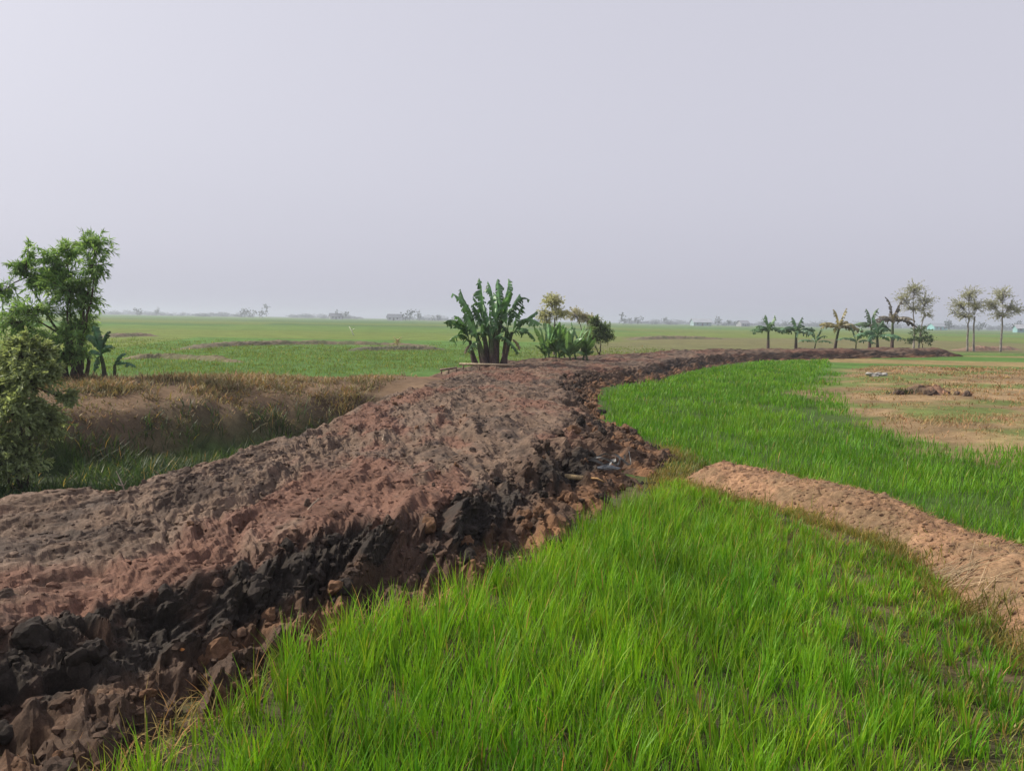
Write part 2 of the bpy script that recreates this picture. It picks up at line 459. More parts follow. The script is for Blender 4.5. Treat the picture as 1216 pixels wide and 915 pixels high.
for k in range(len(us)):
    lf = np.array([*S[k, 0:2], S[k, 2] - 0.06]); lc = np.array([*S[k, 3:5], topz[k] * endf[k]])
    rc = np.array([*S[k, 5:7], topz[k] * endf[k]]); rf = np.array([*S[k, 7:9], -0.05])
    out_l = lf + (lf - lc) * [0.25, 0.25, 0] + [0, 0, -0.15]
    out_r = rf + (rf - rc) * [0.25, 0.25, 0] + [0, 0, -0.10]
    # crests sit lower than the middle: a heaped bank; the dug side breaks off in a small scarp
    q1 = lc * 0.8 + rc * 0.2 + [0, 0, 0.05]; q2 = lc * 0.35 + rc * 0.65 + [0, 0, 0.03]
    scarp = rc * 0.55 + rf * 0.45 + [0, 0, -0.06]
    pts = np.array([out_l, lf, lc, q1, q2, rc, scarp, rf, out_r])
    dl = np.concatenate([[0], np.cumsum(np.linalg.norm(np.diff(pts, axis=0), axis=1))])
    # finer steps on the dug face than on the top
    kn = np.array([0, 0.04, 0.14, 0.26, 0.52, 0.66, 0.82, 0.96, 1.0])
    dd = np.interp(np.linspace(0, 1, NT), kn, dl)
    for a in range(3): prof[k, :, a] = np.interp(dd, dl, pts[:, a])
    tt[k] = dd
    zone[k] = np.interp(dd, dl, [-1, -0.8, -0.3, 0, 0.04, 0.36, 0.8, 1.0, 1.0])
for _ in range(4):
    prof[:, 1:-1] = prof[:, 1:-1] * 0.5 + (prof[:, :-2] + prof[:, 2:]) * 0.25
SS = np.repeat(arc[:, None], NT, 1)
du = np.gradient(prof, axis=0); dv = np.gradient(prof, axis=1)
nrm = np.cross(du, dv); nrm /= np.linalg.norm(nrm, axis=2)[..., None] + 1e-9
nrm *= np.sign(nrm[..., 2:3] + 1e-6)
sx, sy = SS.ravel(), tt.ravel()
def ridged(x, y, s, o=4):
    v, a, t = 0, 1.0, 0
    for i in range(o):
        v = v + a * (1 - np.abs(vnoise(x, y, s + i * 13) * 2 - 1)); t += a; a *= 0.5
        x = x * 2.1 + 3.7; y = y * 2.1 - 5.1
    return v / t - 0.6
wx, wy = 0.30 * fbm(sx * 1.4, sy * 1.4, 51, 3), 0.30 * fbm(sx * 1.4 + 40, sy * 1.4, 53, 3)
qx, qy = sx + wx + 0.05 * fbm(sx * 7, sy * 7, 48, 2), sy + wy + 0.05 * fbm(sx * 7 + 9, sy * 7, 49, 2)
w1, w1b, c1 = worley(qx * 1.7, qy * 2.0, 52)
w2, w2b, c2 = worley(qx * 5.0, qy * 5.5, 54)
zr = zone.ravel()
facew = sstep(0.26, 0.56, zr); topw = 1 - facew; foot = sstep(0.95, 1.0, zr)
big = fbm(sx * 0.45, sy * 0.7, 57, 4)
patch = sstep(-0.2, 0.4, fbm(sx * 0.5, sy * 0.7, 63, 3))             # churned patches between smoother, smeared ones
fine = 0.024 * fbm(qx * 11, qy * 11, 65, 3) + 0.018 * fbm(qx * 28, qy * 28, 66, 3)
rid1, rid2 = ridged(qx * 0.9, qy * 2.4, 61), ridged(qx * 3.0, qy * 4.2, 62, 3)
bk1, bk2, bk3 = blocks(qx * 2.0, qy * 2.3, 152), blocks(qx * 4.8, qy * 5.2, 154), blocks(qx * 11, qy * 12, 156)
def steps(n, k):
    f = n * k; i = np.floor(f); return (i + sstep(0.55, 1.0, f - i)) / k
slab = steps(fbm(qx * 0.9, qy * 1.9, 161, 4), 7) * 0.11 + steps(fbm(qx * 2.2 + 9, qy * 4.2, 163, 3), 5) * 0.045
def soften(h, k):
    h = h.reshape(len(us), NT).copy()
    for _ in range(k):
        h[1:-1] = h[1:-1] * 0.5 + (h[:-2] + h[2:]) * 0.25
        h[:, 1:-1] = h[:, 1:-1] * 0.5 + (h[:, :-2] + h[:, 2:]) * 0.25
    return h.ravel()
bk1, bk2, bk3 = soften(bk1, 5), soften(bk2, 2), soften(bk3, 1)
disp = big * 0.09 + topw * (0.04 * rid1 + 0.02 * rid2 + slab + (0.010 + 0.045 * patch) * bk2 + (0.006 + 0.018 * patch) * bk3 + fine * (0.25 + 0.5 * patch)) \
    + facew * (0.13 * fbm(qx * 1.6, qy * 1.9, 58, 3) + 0.11 * bk1 + 0.085 * bk2 + 0.05 * bk3 + fine * 1.5 + 0.03) * (1 - 0.6 * foot)
pv = prof.reshape(-1, 3) + nrm.reshape(-1, 3) * disp[:, None]
pv[:, 2] = np.maximum(pv[:, 2], -0.75)
# colours: dried crust on top, grey and reddish; freshly turned wet clay on the dug face; drier crumbled red soil at its foot
n_a, n_b, n_c = fbm(sx * 0.55, sy * 0.9, 71), fbm(sx * 1.7, sy * 2.4, 73), fbm(sx * 5, sy * 7, 75)
topc = mixc(np.tile(np.array([0.128, 0.088, 0.064]), (len(sx), 1)), (0.122, 0.066, 0.047), sstep(-0.1, 0.3, n_a + 0.5 * n_b))
topc = mixc(topc, (0.064, 0.046, 0.036), sstep(0.05, 0.5, -0.8 * n_a + 0.5 * n_c))
nearf = sstep(15.5, 11.0, sx)
facec = mixc(np.tile(np.array([0.031, 0.025, 0.021]), (len(sx), 1)), (0.060, 0.037, 0.027), sstep(0.2, 0.6, n_b + 0.4 * n_c + 0.7 * (c1 - 0.5)))
facec = mixc(facec, (0.105, 0.068, 0.048), (1 - nearf) * sstep(-0.25, 0.1, n_b + 0.3 * n_c) * 0.85)
footc = mixc(np.tile(np.array([0.170, 0.090, 0.048]), (len(sx), 1)), (0.070, 0.045, 0.032), sstep(-0.2, 0.3, n_b))
cf = sstep(0.34, 0.50, zr + 0.14 * n_b + 0.10 * n_c - 0.18 * (1 - nearf))
apron = sstep(9.0, 11, sx - 6.0) * sstep(24, 18, sx - 6.0)
ft = sstep(0.76, 0.92, zr + 0.12 * n_b + 0.14 * apron * sstep(-.1, .3, n_a + n_b))
bc = topc * (1 - cf[:, None]) + facec * cf[:, None]
bc = bc * (1 - ft[:, None]) + footc * ft[:, None]
bc = mixc(bc, (0.15, 0.115, 0.07), sstep(-0.35, -0.9, zr) * 0.7)
ns = len(us)
ii, jj = np.meshgrid(np.arange(ns - 1), np.arange(NT - 1), indexing='ij')
bq = np.stack([ii * NT + jj, ii * NT + jj + 1, (ii + 1) * NT + jj + 1, (ii + 1) * NT + jj], -1).reshape(-1, 4)
e1, e2 = pv[bq[0, 1]] - pv[bq[0, 0]], pv[bq[0, 3]] - pv[bq[0, 0]]
mbank = mesh_np('mud_bank', pv, bq if np.cross(e1, e2)[2] > 0 else bq[:, ::-1], M_BANK, bc, False)
bank = obj('mud_bank', mbank)
tag(bank, 'long bank of freshly dug brown and black clay beside the rice paddy', None, kind='structure')

# ------------------------------------------------------------------ clods lying on the bank
def ico(sub):
    import bmesh
    bm = bmesh.new(); bmesh.ops.create_icosphere(bm, subdivisions=sub, radius=1.0)
    v = np.array([x.co[:] for x in bm.verts]); f = np.array([[x.index for x in p.verts] for p in bm.faces]); bm.free()
    return v, f
ICO1, ICO2, ICO3 = ico(1), ico(2), ico(3)
def clod_shape(seed, base):
    v, f = base
    r = np.random.default_rng(seed)
    o = r.uniform(0, 50, 3)
    def n3(k, sd): return (fbm(v[:, 0] * k + o[0], v[:, 1] * k + o[1], sd, 2) + fbm(v[:, 1] * k + o[2], v[:, 2] * k + o[0], sd + 1, 2) + fbm(v[:, 2] * k + o[1], v[:, 0] * k + o[2], sd + 2, 2))
    d = 1 + 0.40 * n3(1.0, seed) + 0.22 * n3(2.4, seed + 5) + 0.10 * n3(6, seed + 9)
    return v * np.clip(d, 0.45, 1.6)[:, None] * r.uniform([0.9, 0.7, 0.5], [1.25, 1.0, 0.8]), f
CLAY = {'dark': (0.035, 0.028, 0.024), 'grey': (0.110, 0.080, 0.062), 'red': (0.140, 0.078, 0.046), 'brown': (0.066, 0.045, 0.034)}
clod_mesh = {}
for ci, (cn, cc) in enumerate(CLAY.items()):
    for s in range(6):
        v, f = clod_shape(100 + s + 10 * ci, ICO3)
        clod_mesh[cn, s] = mesh_np('clod', v, f, M_BANK, np.tile(cc, (len(v), 1)), False)
fidx = np.where((zr > 0.42) & (zr < 1.0) & (sx > arc[np.searchsorted(us, 1.8)]) & (sx < 34))[0]
depth = pv[:, 1]
dens = np.gradient(arc)
area_w = (np.repeat(dens[:, None], NT, 1) * np.gradient(tt, axis=1)).ravel()
wgt = area_w[fidx] * np.where(depth[fidx] < 14, 1, 0.45) * np.where((pv[fidx, 0] > 0.4) & (depth[fidx] > 8) & (depth[fidx] < 13), 1.6, 1)
pick = rng.choice(fidx, 272, replace=False, p=wgt / wgt.sum())
tidx = np.where((zr > -0.3) & (zr < 0.3) & (depth > 3.5) & (depth < 16))[0]
pick = np.concatenate([pick, rng.choice(tidx, 24, replace=False, p=area_w[tidx] / area_w[tidx].sum())])
for k in pick:
    onface = zr[k] > 0.35
    u = rng.random()
    if zr[k] > 0.80: cn = 'red' if u < 0.5 else ('brown' if u < 0.85 else 'dark')
    elif onface: cn = 'dark' if u < (0.74 if depth[k] < 9 else 0.3) else ('brown' if u < 0.93 else 'red')
    else: cn = 'grey' if u < 0.7 else 'red'
    o = obj('clod', clod_mesh[cn, int(rng.integers(6))], bank)
    s = rng.uniform(0.030, 0.076) * (1.12 if (onface and depth[k] < 7) else 1) * (0.65 if not onface else 1)
    if depth[k] > 12: s *= 1.3
    o.location = pv[k] + nrm.reshape(-1, 3)[k] * s * 0.15
    o.rotation_euler = rng.uniform(0, 6.28, 3)
    o.scale = (s, s, s)
# crumbs too small to pick apart
mb = MB()
shapes = [clod_shape(300 + s, ICO1) for s in range(8)]
cidx = np.where((zr > -0.4) & (zr < 1.0) & (sx > arc[np.searchsorted(us, 1.8)]) & (sx < 30))[0]
wgt = area_w[cidx] * np.where(zr[cidx] > 0.38, 1.4, 0.8) * np.where(depth[cidx] < 9, 1.5, 0.8)
for k in rng.choice(cidx, 11500, replace=True, p=wgt / wgt.sum()):
    v, f = shapes[int(rng.integers(8))]
    s = 0.006 + 0.03 * rng.random() ** 2.2
    a = rng.uniform(0, 6.28); ca, sa = math.cos(a), math.sin(a)
    v = v @ np.array([[ca, sa, 0], [-sa, ca, 0], [0, 0, 1]])
    cc = np.array(bc[k]) * rng.uniform(0.75, 1.35)
    mb.add(v * s + pv[k], None, f, cc)
tag(mb.build('clod_crumbs', M_BANK, bank), kind='stuff')

# ------------------------------------------------------------------ low earth bunds between the fields
def make_bund(name, line, wl_, wr_, h, label, cc, n=200, nt=40, rough=1.0, seed=90, group=None, zb=0.0):
    ridge_ = catmull(line, n)
    arc_ = np.concatenate([[0], np.cumsum(np.linalg.norm(np.diff(ridge_, axis=0), axis=1))])
    tg = np.gradient(ridge_, axis=0); tg /= np.linalg.norm(tg, axis=1)[:, None]
    lv = np.stack([-tg[:, 1], tg[:, 0]], 1)
    w = np.linspace(-1, 1, nt)
    X = np.repeat(arc_[:, None], nt, 1).ravel()
    wob_l = 1 + 0.25 * fbm(arc_ * 0.8, arc_ * 0, seed + 3)
    off = np.where(w < 0, w * wr_, w * wl_)[None, :] * wob_l[:, None]
    xy = ridge_[:, None, :] + lv[:, None, :] * off[..., None]
    O = off.ravel()
    tp_ = max(0.5, 0.3 * arc_[-1]) if n < 200 else 0.5
    end = sstep(0, tp_, arc_) * sstep(arc_[-1], arc_[-1] - tp_, arc_)
    prof_ = (1 - sstep(0.22, 1.0, np.abs(w)))[None, :] * end[:, None]
    c1_, c1b_, cr_ = worley(X * 4.5, O * 4.5, seed); c2_, c2b_, _ = worley(X * 11, O * 11, seed + 2)
    z = prof_.ravel() * (h * (1 + 0.3 * fbm(X * 0.8, X * 0, seed + 7)) + rough * (np.minimum(c1b_ - c1_, .5) * 0.09 + (cr_ - .5) * 0.05 + np.minimum(c2b_ - c2_, .5) * 0.04 + 0.07 * fbm(X * 3, O * 3, seed + 1, 5) + 0.025 * fbm(X * 14, O * 14, seed + 6, 3)))
    z = z - 0.05 + zb
    v = np.column_stack([xy.reshape(-1, 2), z])
    n2_ = fbm(X * 1.5, O * 2.5, seed + 4)
    col = mixc(np.tile(np.array(cc[0]), (len(X), 1)), cc[1], sstep(-0.2, 0.4, n2_))
    i_, j_ = np.meshgrid(np.arange(n - 1), np.arange(nt - 1), indexing='ij')
    q_ = np.stack([i_ * nt + j_, (i_ + 1) * nt + j_, (i_ + 1) * nt + j_ + 1, i_ * nt + j_ + 1], -1).reshape(-1, 4)
    o = obj(name, mesh_np(name, v, q_, M_BUND, col, False))
    return tag(o, label, 'earth bund', group), v
bund, bund_v = make_bund('earth_bund', BUND_RIDGE, 0.46, 0.78, 0.26, 'dry reddish earth bund strewn with straw between the two green paddies',
                         [(0.255, 0.148, 0.086), (0.195, 0.128, 0.074)], n=620, nt=110, rough=0.5)
def far_bund(pix, z, h, w, label, cc, seed):
    line = [tuple(P(x, y, z)[:2]) for x, y in pix]
    zb = float(np.mean([gz(*p) for p in line]))
    return make_bund('earth_bund', line, w, w, h, label, cc, n=120, nt=14, rough=0.8, seed=seed, zb=zb)[0]
BR = [(0.150, 0.118, 0.078), (0.095, 0.100, 0.050)]
far_bund([(190, 411), (260, 406), (350, 404), (450, 405), (560, 407)], 0.35, 0.26, 0.8, 'brown field bund running behind the pale wooden stake', BR, 201)
far_bund([(118, 397), (160, 396), (196, 396)], 0.3, 0.30, 1.0, 'short dark bund far out in the green field beside leafy tree', BR, 202)
far_bund([(400, 412), (470, 411), (545, 411)], 0.3, 0.24, 0.7, 'dark weedy bund in front of the big banana clump', [(0.09, 0.09, 0.055), (0.13, 0.11, 0.07)], 203)
far_bund([(125, 421), (185, 419), (240, 421), (300, 425)], 0.3, 0.2, 0.5, 'weedy olive bund crossing the field behind the leafy tree', [(0.12, 0.115, 0.06), (0.16, 0.13, 0.075)], 204)
far_bund([(735, 401), (800, 400), (885, 401)], 0.3, 0.35, 1.2, 'dry grey brown bund across the olive field behind the clay bank', BR, 205)
far_bund([(1120, 413), (1170, 413), (1212, 412)], 0.3, 0.35, 1.0, 'low reddish bund at the foot of the two sparse trees', [(0.21, 0.13, 0.095), (0.17, 0.13, 0.09)], 206)

# ------------------------------------------------------------------ grass blades
def blades(base, length, width, az, lean, curl, seg, col_base, col_tip):
    n = len(base)
    p = base.copy(); ca, sa = np.cos(az), np.sin(az)
    tw = az + math.pi / 2 + rng.normal(0, 0.5, n)
    side = np.stack([np.cos(tw), np.sin(tw), np.zeros(n)], 1)
    V = np.zeros((n, seg + 1, 2, 3)); CO = np.zeros((n, seg + 1, 2, 3))
    for j in range(seg + 1):
        t = j / seg
        w = width * (0.75 + 0.5 * t if t < 0.45 else 1.05 * (1 - t) / 0.55 + 0.03)
        V[:, j, 0] = p - side * (w / 2)[:, None]; V[:, j, 1] = p + side * (w / 2)[:, None]
        CO[:, j, :] = (col_base * (1 - t) + col_tip * t)[:, None, :]
        th = lean + curl * ((j + 0.5) / seg) ** 1.6
        st = (length / seg)[:, None]
        p = p + st * np.stack([np.sin(th) * ca, np.sin(th) * sa, np.cos(th)], 1)
    b = (np.arange(n) * (seg + 1) * 2)[:, None]
    q = np.concatenate([b + np.array([[2 * j, 2 * j + 1, 2 * j + 3, 2 * j + 2]]) for j in range(seg)], 1).reshape(-1, 4)
    return V.reshape(-1, 3), q, CO.reshape(-1, 3)

def scatter(poly, dens_fn, dmax, zfn, xr, yr, clump=14, spread=0.05):
    """clump centres in a polygon, thinned by dens_fn; returns blade base points and the clump of each"""
    n = int((xr[1] - xr[0]) * (yr[1] - yr[0]) * dmax)
    x, y = rng.uniform(*xr, n), rng.uniform(*yr, n)
    k = inside(poly, x, y)
    x, y = x[k], y[k]
    k = rng.random(len(x)) < dens_fn(x, y)
    x, y = x[k], y[k]
    cid = np.repeat(np.arange(len(x)), clump)
    bx, by = np.repeat(x, clump) + rng.normal(0, spread, len(cid)), np.repeat(y, clump) + rng.normal(0, spread, len(cid))
    return np.stack([bx, by, zfn(bx, by)], 1), cid, x, y

def grass(name, base, cid, H, W, seg, pal, dead=0.06, leanr=(0.05, 0.45), curlr=(0.1, 1.1), mat=None, zsink=0.02, tipf=(1.15, 1.05, 0.8), az=None):
    n = len(base)
    base = base - [0, 0, zsink]
    nc = cid.max() + 1
    cl = rng.uniform(0.72, 1.15, nc)[cid]
    L = H * cl * rng.uniform(0.6, 1.1, n)
    hue = np.clip(rng.normal(0.5, 0.20, nc)[cid] + rng.normal(0, 0.15, n) + 0.55 * fbm(base[:, 0] * 0.7, base[:, 1] * 0.7, 331, 3), 0, 1)
    pal = np.array(pal)
    c = pal[0] * (1 - hue[:, None]) + pal[1] * hue[:, None]
    c = c * rng.uniform(0.75, 1.2, n)[:, None]
    dd = rng.random(n) < dead
    c[dd] = np.array([0.26, 0.22, 0.08]) * rng.uniform(0.7, 1.2, dd.sum())[:, None]
    v, q, co = blades(base, L, W * rng.uniform(0.7, 1.25, n), rng.uniform(0, 2 * math.pi, n) if az is None else az, rng.uniform(*leanr, n), rng.uniform(*curlr, n) ** 1.0, seg, c * 0.95, c * np.where((rng.random(n) < 0.25)[:, None], np.array([1.9, 1.15, 1.2]), np.array(tipf)))
    return obj(name, mesh_np(name, v, q, mat or M_RICE, co))

def d1(x, y):
    e = -sdf(PADDY1, x, y)
    br = -seg_dist(BUND_RIDGE, x, y)
    gap = sstep(-0.45, -0.12, fbm(x * 1.5, y * 1.5, 301, 3) + 0.25 * sstep(0.6, 2.6, -br) - 0.13)
    edge = sstep(-0.05, 0.2, e) * (0.7 + 0.3 * sstep(-1.0, -1.7, br))
    wet = 1 - 0.75 * np.exp(-((x - 2.35) ** 2 + (y - 5.0) ** 2) / 0.18)
    return np.clip(edge * (0.15 + 0.85 * gap) * wet, 0, 1)
# hills set out by hand in rough rows, with some loose blades between
hx, hy = np.meshgrid(np.arange(-3.4, 3.6, 0.15), np.arange(0.2, 10.5, 0.15))
ra = 0.35; hx, hy = (hx * math.cos(ra) - (hy - 5) * math.sin(ra)).ravel(), (hx * math.sin(ra) + (hy - 5) * math.cos(ra) + 5).ravel()
hx, hy = hx + rng.normal(0, 0.035, hx.shape), hy + rng.normal(0, 0.035, hy.shape)
kk = inside(PADDY1, hx, hy); hx, hy = hx[kk], hy[kk]
kk = rng.random(len(hx)) < np.clip(d1(hx, hy) * 1.25, 0, 1); hx, hy = hx[kk], hy[kk]
NB = 34
cid = np.repeat(np.arange(len(hx)), NB)
oa, orr = rng.uniform(0, 2 * math.pi, len(cid)), np.abs(rng.normal(0, 0.034, len(cid)))
b = np.stack([hx[cid] + orr * np.cos(oa), hy[cid] + orr * np.sin(oa), np.zeros(len(cid))], 1)
b2, cid2, _, _ = scatter(PADDY1, lambda x, y: sstep(0.0, 0.2, -sdf(PADDY1, x, y)) * (0.7 + 0.3 * d1(x, y)), 120, ground_z, (-3.2, 3.4), (0.2, 10.4), 6, 0.06)
b[:, 2] = ground_z(b[:, 0], b[:, 1])
b = np.vstack([b, b2]); cid = np.concatenate([cid, cid2 + cid.max() + 1]); oa = np.concatenate([oa, rng.uniform(0, 2 * math.pi, len(b2))])
bd = seg_dist(BUND_RIDGE, b[:, 0], b[:, 1])
sh = 0.46 + 0.54 * sstep(0.8, 3.0, bd + 0.5 * fbm(b[:, 0] * 0.9, b[:, 1] * 0.9, 333))                              # shorter next to the dry bund
sh[-len(b2):] *= 0.6
rice1 = grass('rice_plants', b, cid, 0.35 * sh, 0.0070, 4, [(0.074, 0.240, 0.011), (0.165, 0.345, 0.020)], 0.035 + 0.10 * sstep(2.2, 0.8, bd), (0.02, 0.34), (0.05, 0.8), az=oa + rng.normal(0, 0.5, len(oa)))
b, cid, _, _ = scatter(PADDY1, lambda x, y: sstep(3.0, 0.9, seg_dist(BUND_RIDGE, x, y)) * np.clip(0.6 + fbm(x * 1.5, y * 1.5, 335), 0.3, 1), 260, ground_z, (0.0, 3.4), (1.5, 10.4), 6, 0.05)
under = grass('paddy_weeds', b, cid, 0.12 + 0 * b[:, 0], 0.007, 2, [(0.100, 0.165, 0.026), (0.200, 0.190, 0.060)], 0.2, (0.2, 1.2), (0.1, 1.0))
tag(under, 'low olive and straw weeds among the thin rice near the earth bund', 'weeds', kind='stuff')
tag(rice1, 'tall bright green rice growing at the foot of the dark clay bank', 'rice', kind='stuff')

def d2(x, y):
    e = -sdf(PADDY2, x, y)
    dp = sdf(DRYPATCH, x, y)
    soft = np.where(dp < 3.5, sstep(-0.2, 3.0, dp + 1.6 * fbm(x * 0.4, y * 0.4, 321)) * 0.85 + 0.15, 1.0)
    dist = np.hypot(x, y)
    fall = np.clip((9.5 / dist) ** 1.25, 0, 1)
    return np.clip(sstep(0, 0.35, e) * fall * soft * (0.45 + 0.55 * sstep(-0.4, 0.0, fbm(x * 0.8, y * 0.8, 303))), 0, 1)
P2N = [(x, y) for x, y in PADDY2]
b, cid, _, _ = scatter(PADDY2, d2, 82, ground_z, (1.9, 18.5), (2.0, 46), 10, 0.12)
dist = np.hypot(b[:, 0], b[:, 1])
ang_ok = np.abs(np.arctan2(b[:, 0], b[:, 1])) < math.radians(44)
b, cid, dist = b[ang_ok], cid[ang_ok], dist[ang_ok]
rice2 = grass('rice_plants', b, cid, 0.235 * (0.9 + 0 * dist), 0.0072 * np.clip(dist / 9, 1, 4.5), 2, [(0.068, 0.215, 0.011), (0.125, 0.285, 0.018)], 0.015, (0.02, 0.35), (0.05, 0.9))
tag(rice2, 'dense even green rice filling the paddy behind the dry earth bund', 'rice', kind='stuff')

# the wide green field on the left: its nearer rice
FIELD = [(-60, 25), (-10, 24.5), (-4.2, 25.5), (-2.6, 29), (0.5, 35), (6, 44), (14, 56), (10, 80), (-70, 80)]
def d3(x, y): return np.clip((30 / np.hypot(x, y)) ** 1.6, 0, 1) * sstep(0, 1.0, -sdf(FIELD, x, y)) * np.clip(0.75 + 0.5 * fbm(x * 0.12, y * 0.25, 305), 0, 1) * sstep(66, 40, y)
b, cid, _, _ = scatter(FIELD, d3, 17, ground_z, (-48, 12), (24.5, 68), 6, 0.18)
dist = np.hypot(b[:, 0], b[:, 1])
rice3 = grass('rice_plants', b, cid, 0.15 + 0 * dist, 0.018 * np.clip(dist / 30, 1, 3), 2, [(0.105, 0.185, 0.038), (0.140, 0.210, 0.050)], 0.03, (0.02, 0.4), (0.05, 0.8))
tag(rice3, 'flat green rice field stretching away behind the leafy tree', 'rice', kind='stuff')

# dry grass on the ditch sides and the old bank behind it
DG = [(-30, 8.5), (-13, 9.8), (-9.4, 11.9), (-7.2, 13.9), (-5.5, 15.7), (-4.0, 17.1), (-3.0, 17.6), (-2.6, 22), (-2.2, 25.0), (-4.5, 22.8), (-9, 20.8), (-16, 20.8), (-30, 22)]
def d4(x, y): return np.clip(0.62 + 1.2 * fbm(x * 0.8, y * 0.8, 307), 0.12, 1) * sstep(0, 0.6, -sdf(DG, x, y)) * sstep(0.35, 0.8, sdf(DITCH, x, y) + 0.45 * fbm(x * 0.7, y * 0.7, 3))
b, cid, _, _ = scatter(DG, d4, 85, ground_z, (-15, -2.2), (10, 26), 9, 0.09)
dry1 = grass('dry_grass', b, cid, 0.20 * np.clip(1 + 1.1 * fbm(b[:, 0] * 0.6, b[:, 1] * 0.6, 309), 0.4, 1.6), 0.022, 2, [(0.150, 0.145, 0.068), (0.255, 0.205, 0.120)], 0.1, (0.1, 0.9), (0.2, 1.4), M_DRY, tipf=(1.2, 1.15, 1.1))
tag(dry1, 'dry straw coloured grass on the old bank behind the ditch', 'dry grass', kind='stuff')
# rank green grass at the bottom of the ditch, its shade put into the colour
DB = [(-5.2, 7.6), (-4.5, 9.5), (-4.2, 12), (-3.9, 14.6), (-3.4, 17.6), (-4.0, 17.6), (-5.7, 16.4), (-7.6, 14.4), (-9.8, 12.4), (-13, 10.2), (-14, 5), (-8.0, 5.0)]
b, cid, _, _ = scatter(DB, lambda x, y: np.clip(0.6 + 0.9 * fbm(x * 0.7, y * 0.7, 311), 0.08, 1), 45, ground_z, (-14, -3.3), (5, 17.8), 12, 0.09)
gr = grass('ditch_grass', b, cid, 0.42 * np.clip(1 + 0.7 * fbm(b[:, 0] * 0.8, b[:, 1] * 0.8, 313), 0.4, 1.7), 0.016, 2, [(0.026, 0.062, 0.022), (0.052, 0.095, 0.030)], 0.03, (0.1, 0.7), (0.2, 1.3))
tag(gr, 'rank green grass darkened for shade in the ditch beside the clay bank', 'grass', kind='stuff')
# stubble on the dry patch and along the strips behind it
b, cid, _, _ = scatter(DRYPATCH, lambda x, y: np.clip((16 / np.hypot(x, y)) ** 1.2, 0, 1) * np.clip(0.5 + 0.9 * fbm(x * 0.6, y * 0.6, 315), 0.1, 1), 60, ground_z, (6.5, 28), (12, 42), 6, 0.08)
dist = np.hypot(b[:, 0], b[:, 1])
stb = grass('stubble', b, cid, 0.13 * np.clip(1 + 0.9 * fbm(b[:, 0] * 0.5, b[:, 1] * 0.5, 317), 0.4, 2.2), 0.010 * np.clip(dist / 13, 1, 3), 2, [(0.215, 0.160, 0.078), (0.300, 0.215, 0.120)], 0.1, (0.2, 1.2), (0.1, 0.9), M_DRY)
tag(stb, 'short tan stubble covering the dry raised patch beyond the paddy', 'stubble', kind='stuff')
# straw, crumbs and weeds on the earth bund
k = rng.choice(len(bund_v), 9000)
k = k[(bund_v[k, 1] > 1.5) & (bund_v[k, 2] > -0.03)]
bs = bund_v[k]
wd = grass('bund_straw', bs, np.arange(len(bs)), 0.09 + 0 * bs[:, 0], 0.005, 2, [(0.300, 0.200, 0.110), (0.170, 0.115, 0.065)], 0.1, (0.8, 1.55), (0.0, 0.4), M_DRY, zsink=0.0)
wd.parent = bund; tag(wd, kind='stuff')
mb = MB()
for j in rng.choice(np.where(bund_v[:, 1] > 2)[0], 3500):
    v, f = shapes[int(rng.integers(8))]
    mb.add(v * (0.004 + 0.024 * rng.random() ** 2.5) + bund_v[j], None, f, np.array((0.215, 0.130, 0.078)) * rng.uniform(0.7, 1.3))
o = mb.build('crumbs', M_BUND, bund); tag(o, kind='stuff')
wcol = np.tile(np.linspace(-1, 1, 110), 620)
j = rng.choice(np.where((bund_v[:, 1] > 1.5) & (bund_v[:, 1] < 10.2) & (wcol < -0.55))[0], 8000)
j = j[rng.random(len(j)) < np.clip(sstep(-0.6, -1.0, wcol[j]) * 0.8 + 0.25 * fbm(bund_v[j, 0] * 2, bund_v[j, 1] * 2, 319) - 0.05, 0, 1)]
j = np.concatenate([j, rng.choice(np.where((bund_v[:, 1] > 1.5) & (bund_v[:, 1] < 10.2) & (wcol > 0.55))[0], 2500)])
bp_ = np.repeat(bund_v[j], 3, 0) + rng.normal(0, [0.03, 0.03, 0], (len(j) * 3, 3)); bp_[:, 2] = np.maximum(bp_[:, 2], -0.02)
wd = grass('bund_weeds', bp_, np.repeat(np.arange(len(j)), 3), 0.17 + 0 * bp_[:, 0], 0.007, 3, [(0.105, 0.150, 0.022), (0.190, 0.185, 0.055)], 0.22, (0.1, 0.8), (0.1, 1.0))
tag(wd, 'short yellowish grass creeping up the near side of the earth bund', 'grass', kind='stuff')

# ------------------------------------------------------------------ leafy trees and shrubs
def leaf_quads(pos, dirs, L, W, nrm_j=0.5):
    """one folded diamond per leaf: base, left, tip, right"""
    n = len(pos)
    d = dirs / (np.linalg.norm(dirs, axis=1)[:, None] + 1e-9)
    s = np.cross(d, rng.normal(0, nrm_j, (n, 3)) + [0, 0, 1]); s /= np.linalg.norm(s, axis=1)[:, None] + 1e-9
    nn = np.cross(s, d)
    L, W = L[:, None], W[:, None]
    mid = pos + d * L * 0.45
    v = np.stack([pos, mid - s * W / 2 + nn * W * 0.12, pos + d * L - nn * L * 0.06, mid + s * W / 2 + nn * W * 0.12], 1)
    b = np.arange(n)[:, None] * 4
    return v.reshape(-1, 3), np.concatenate([b + [[0, 1, 2]], b + [[0, 2, 3]]], 0)

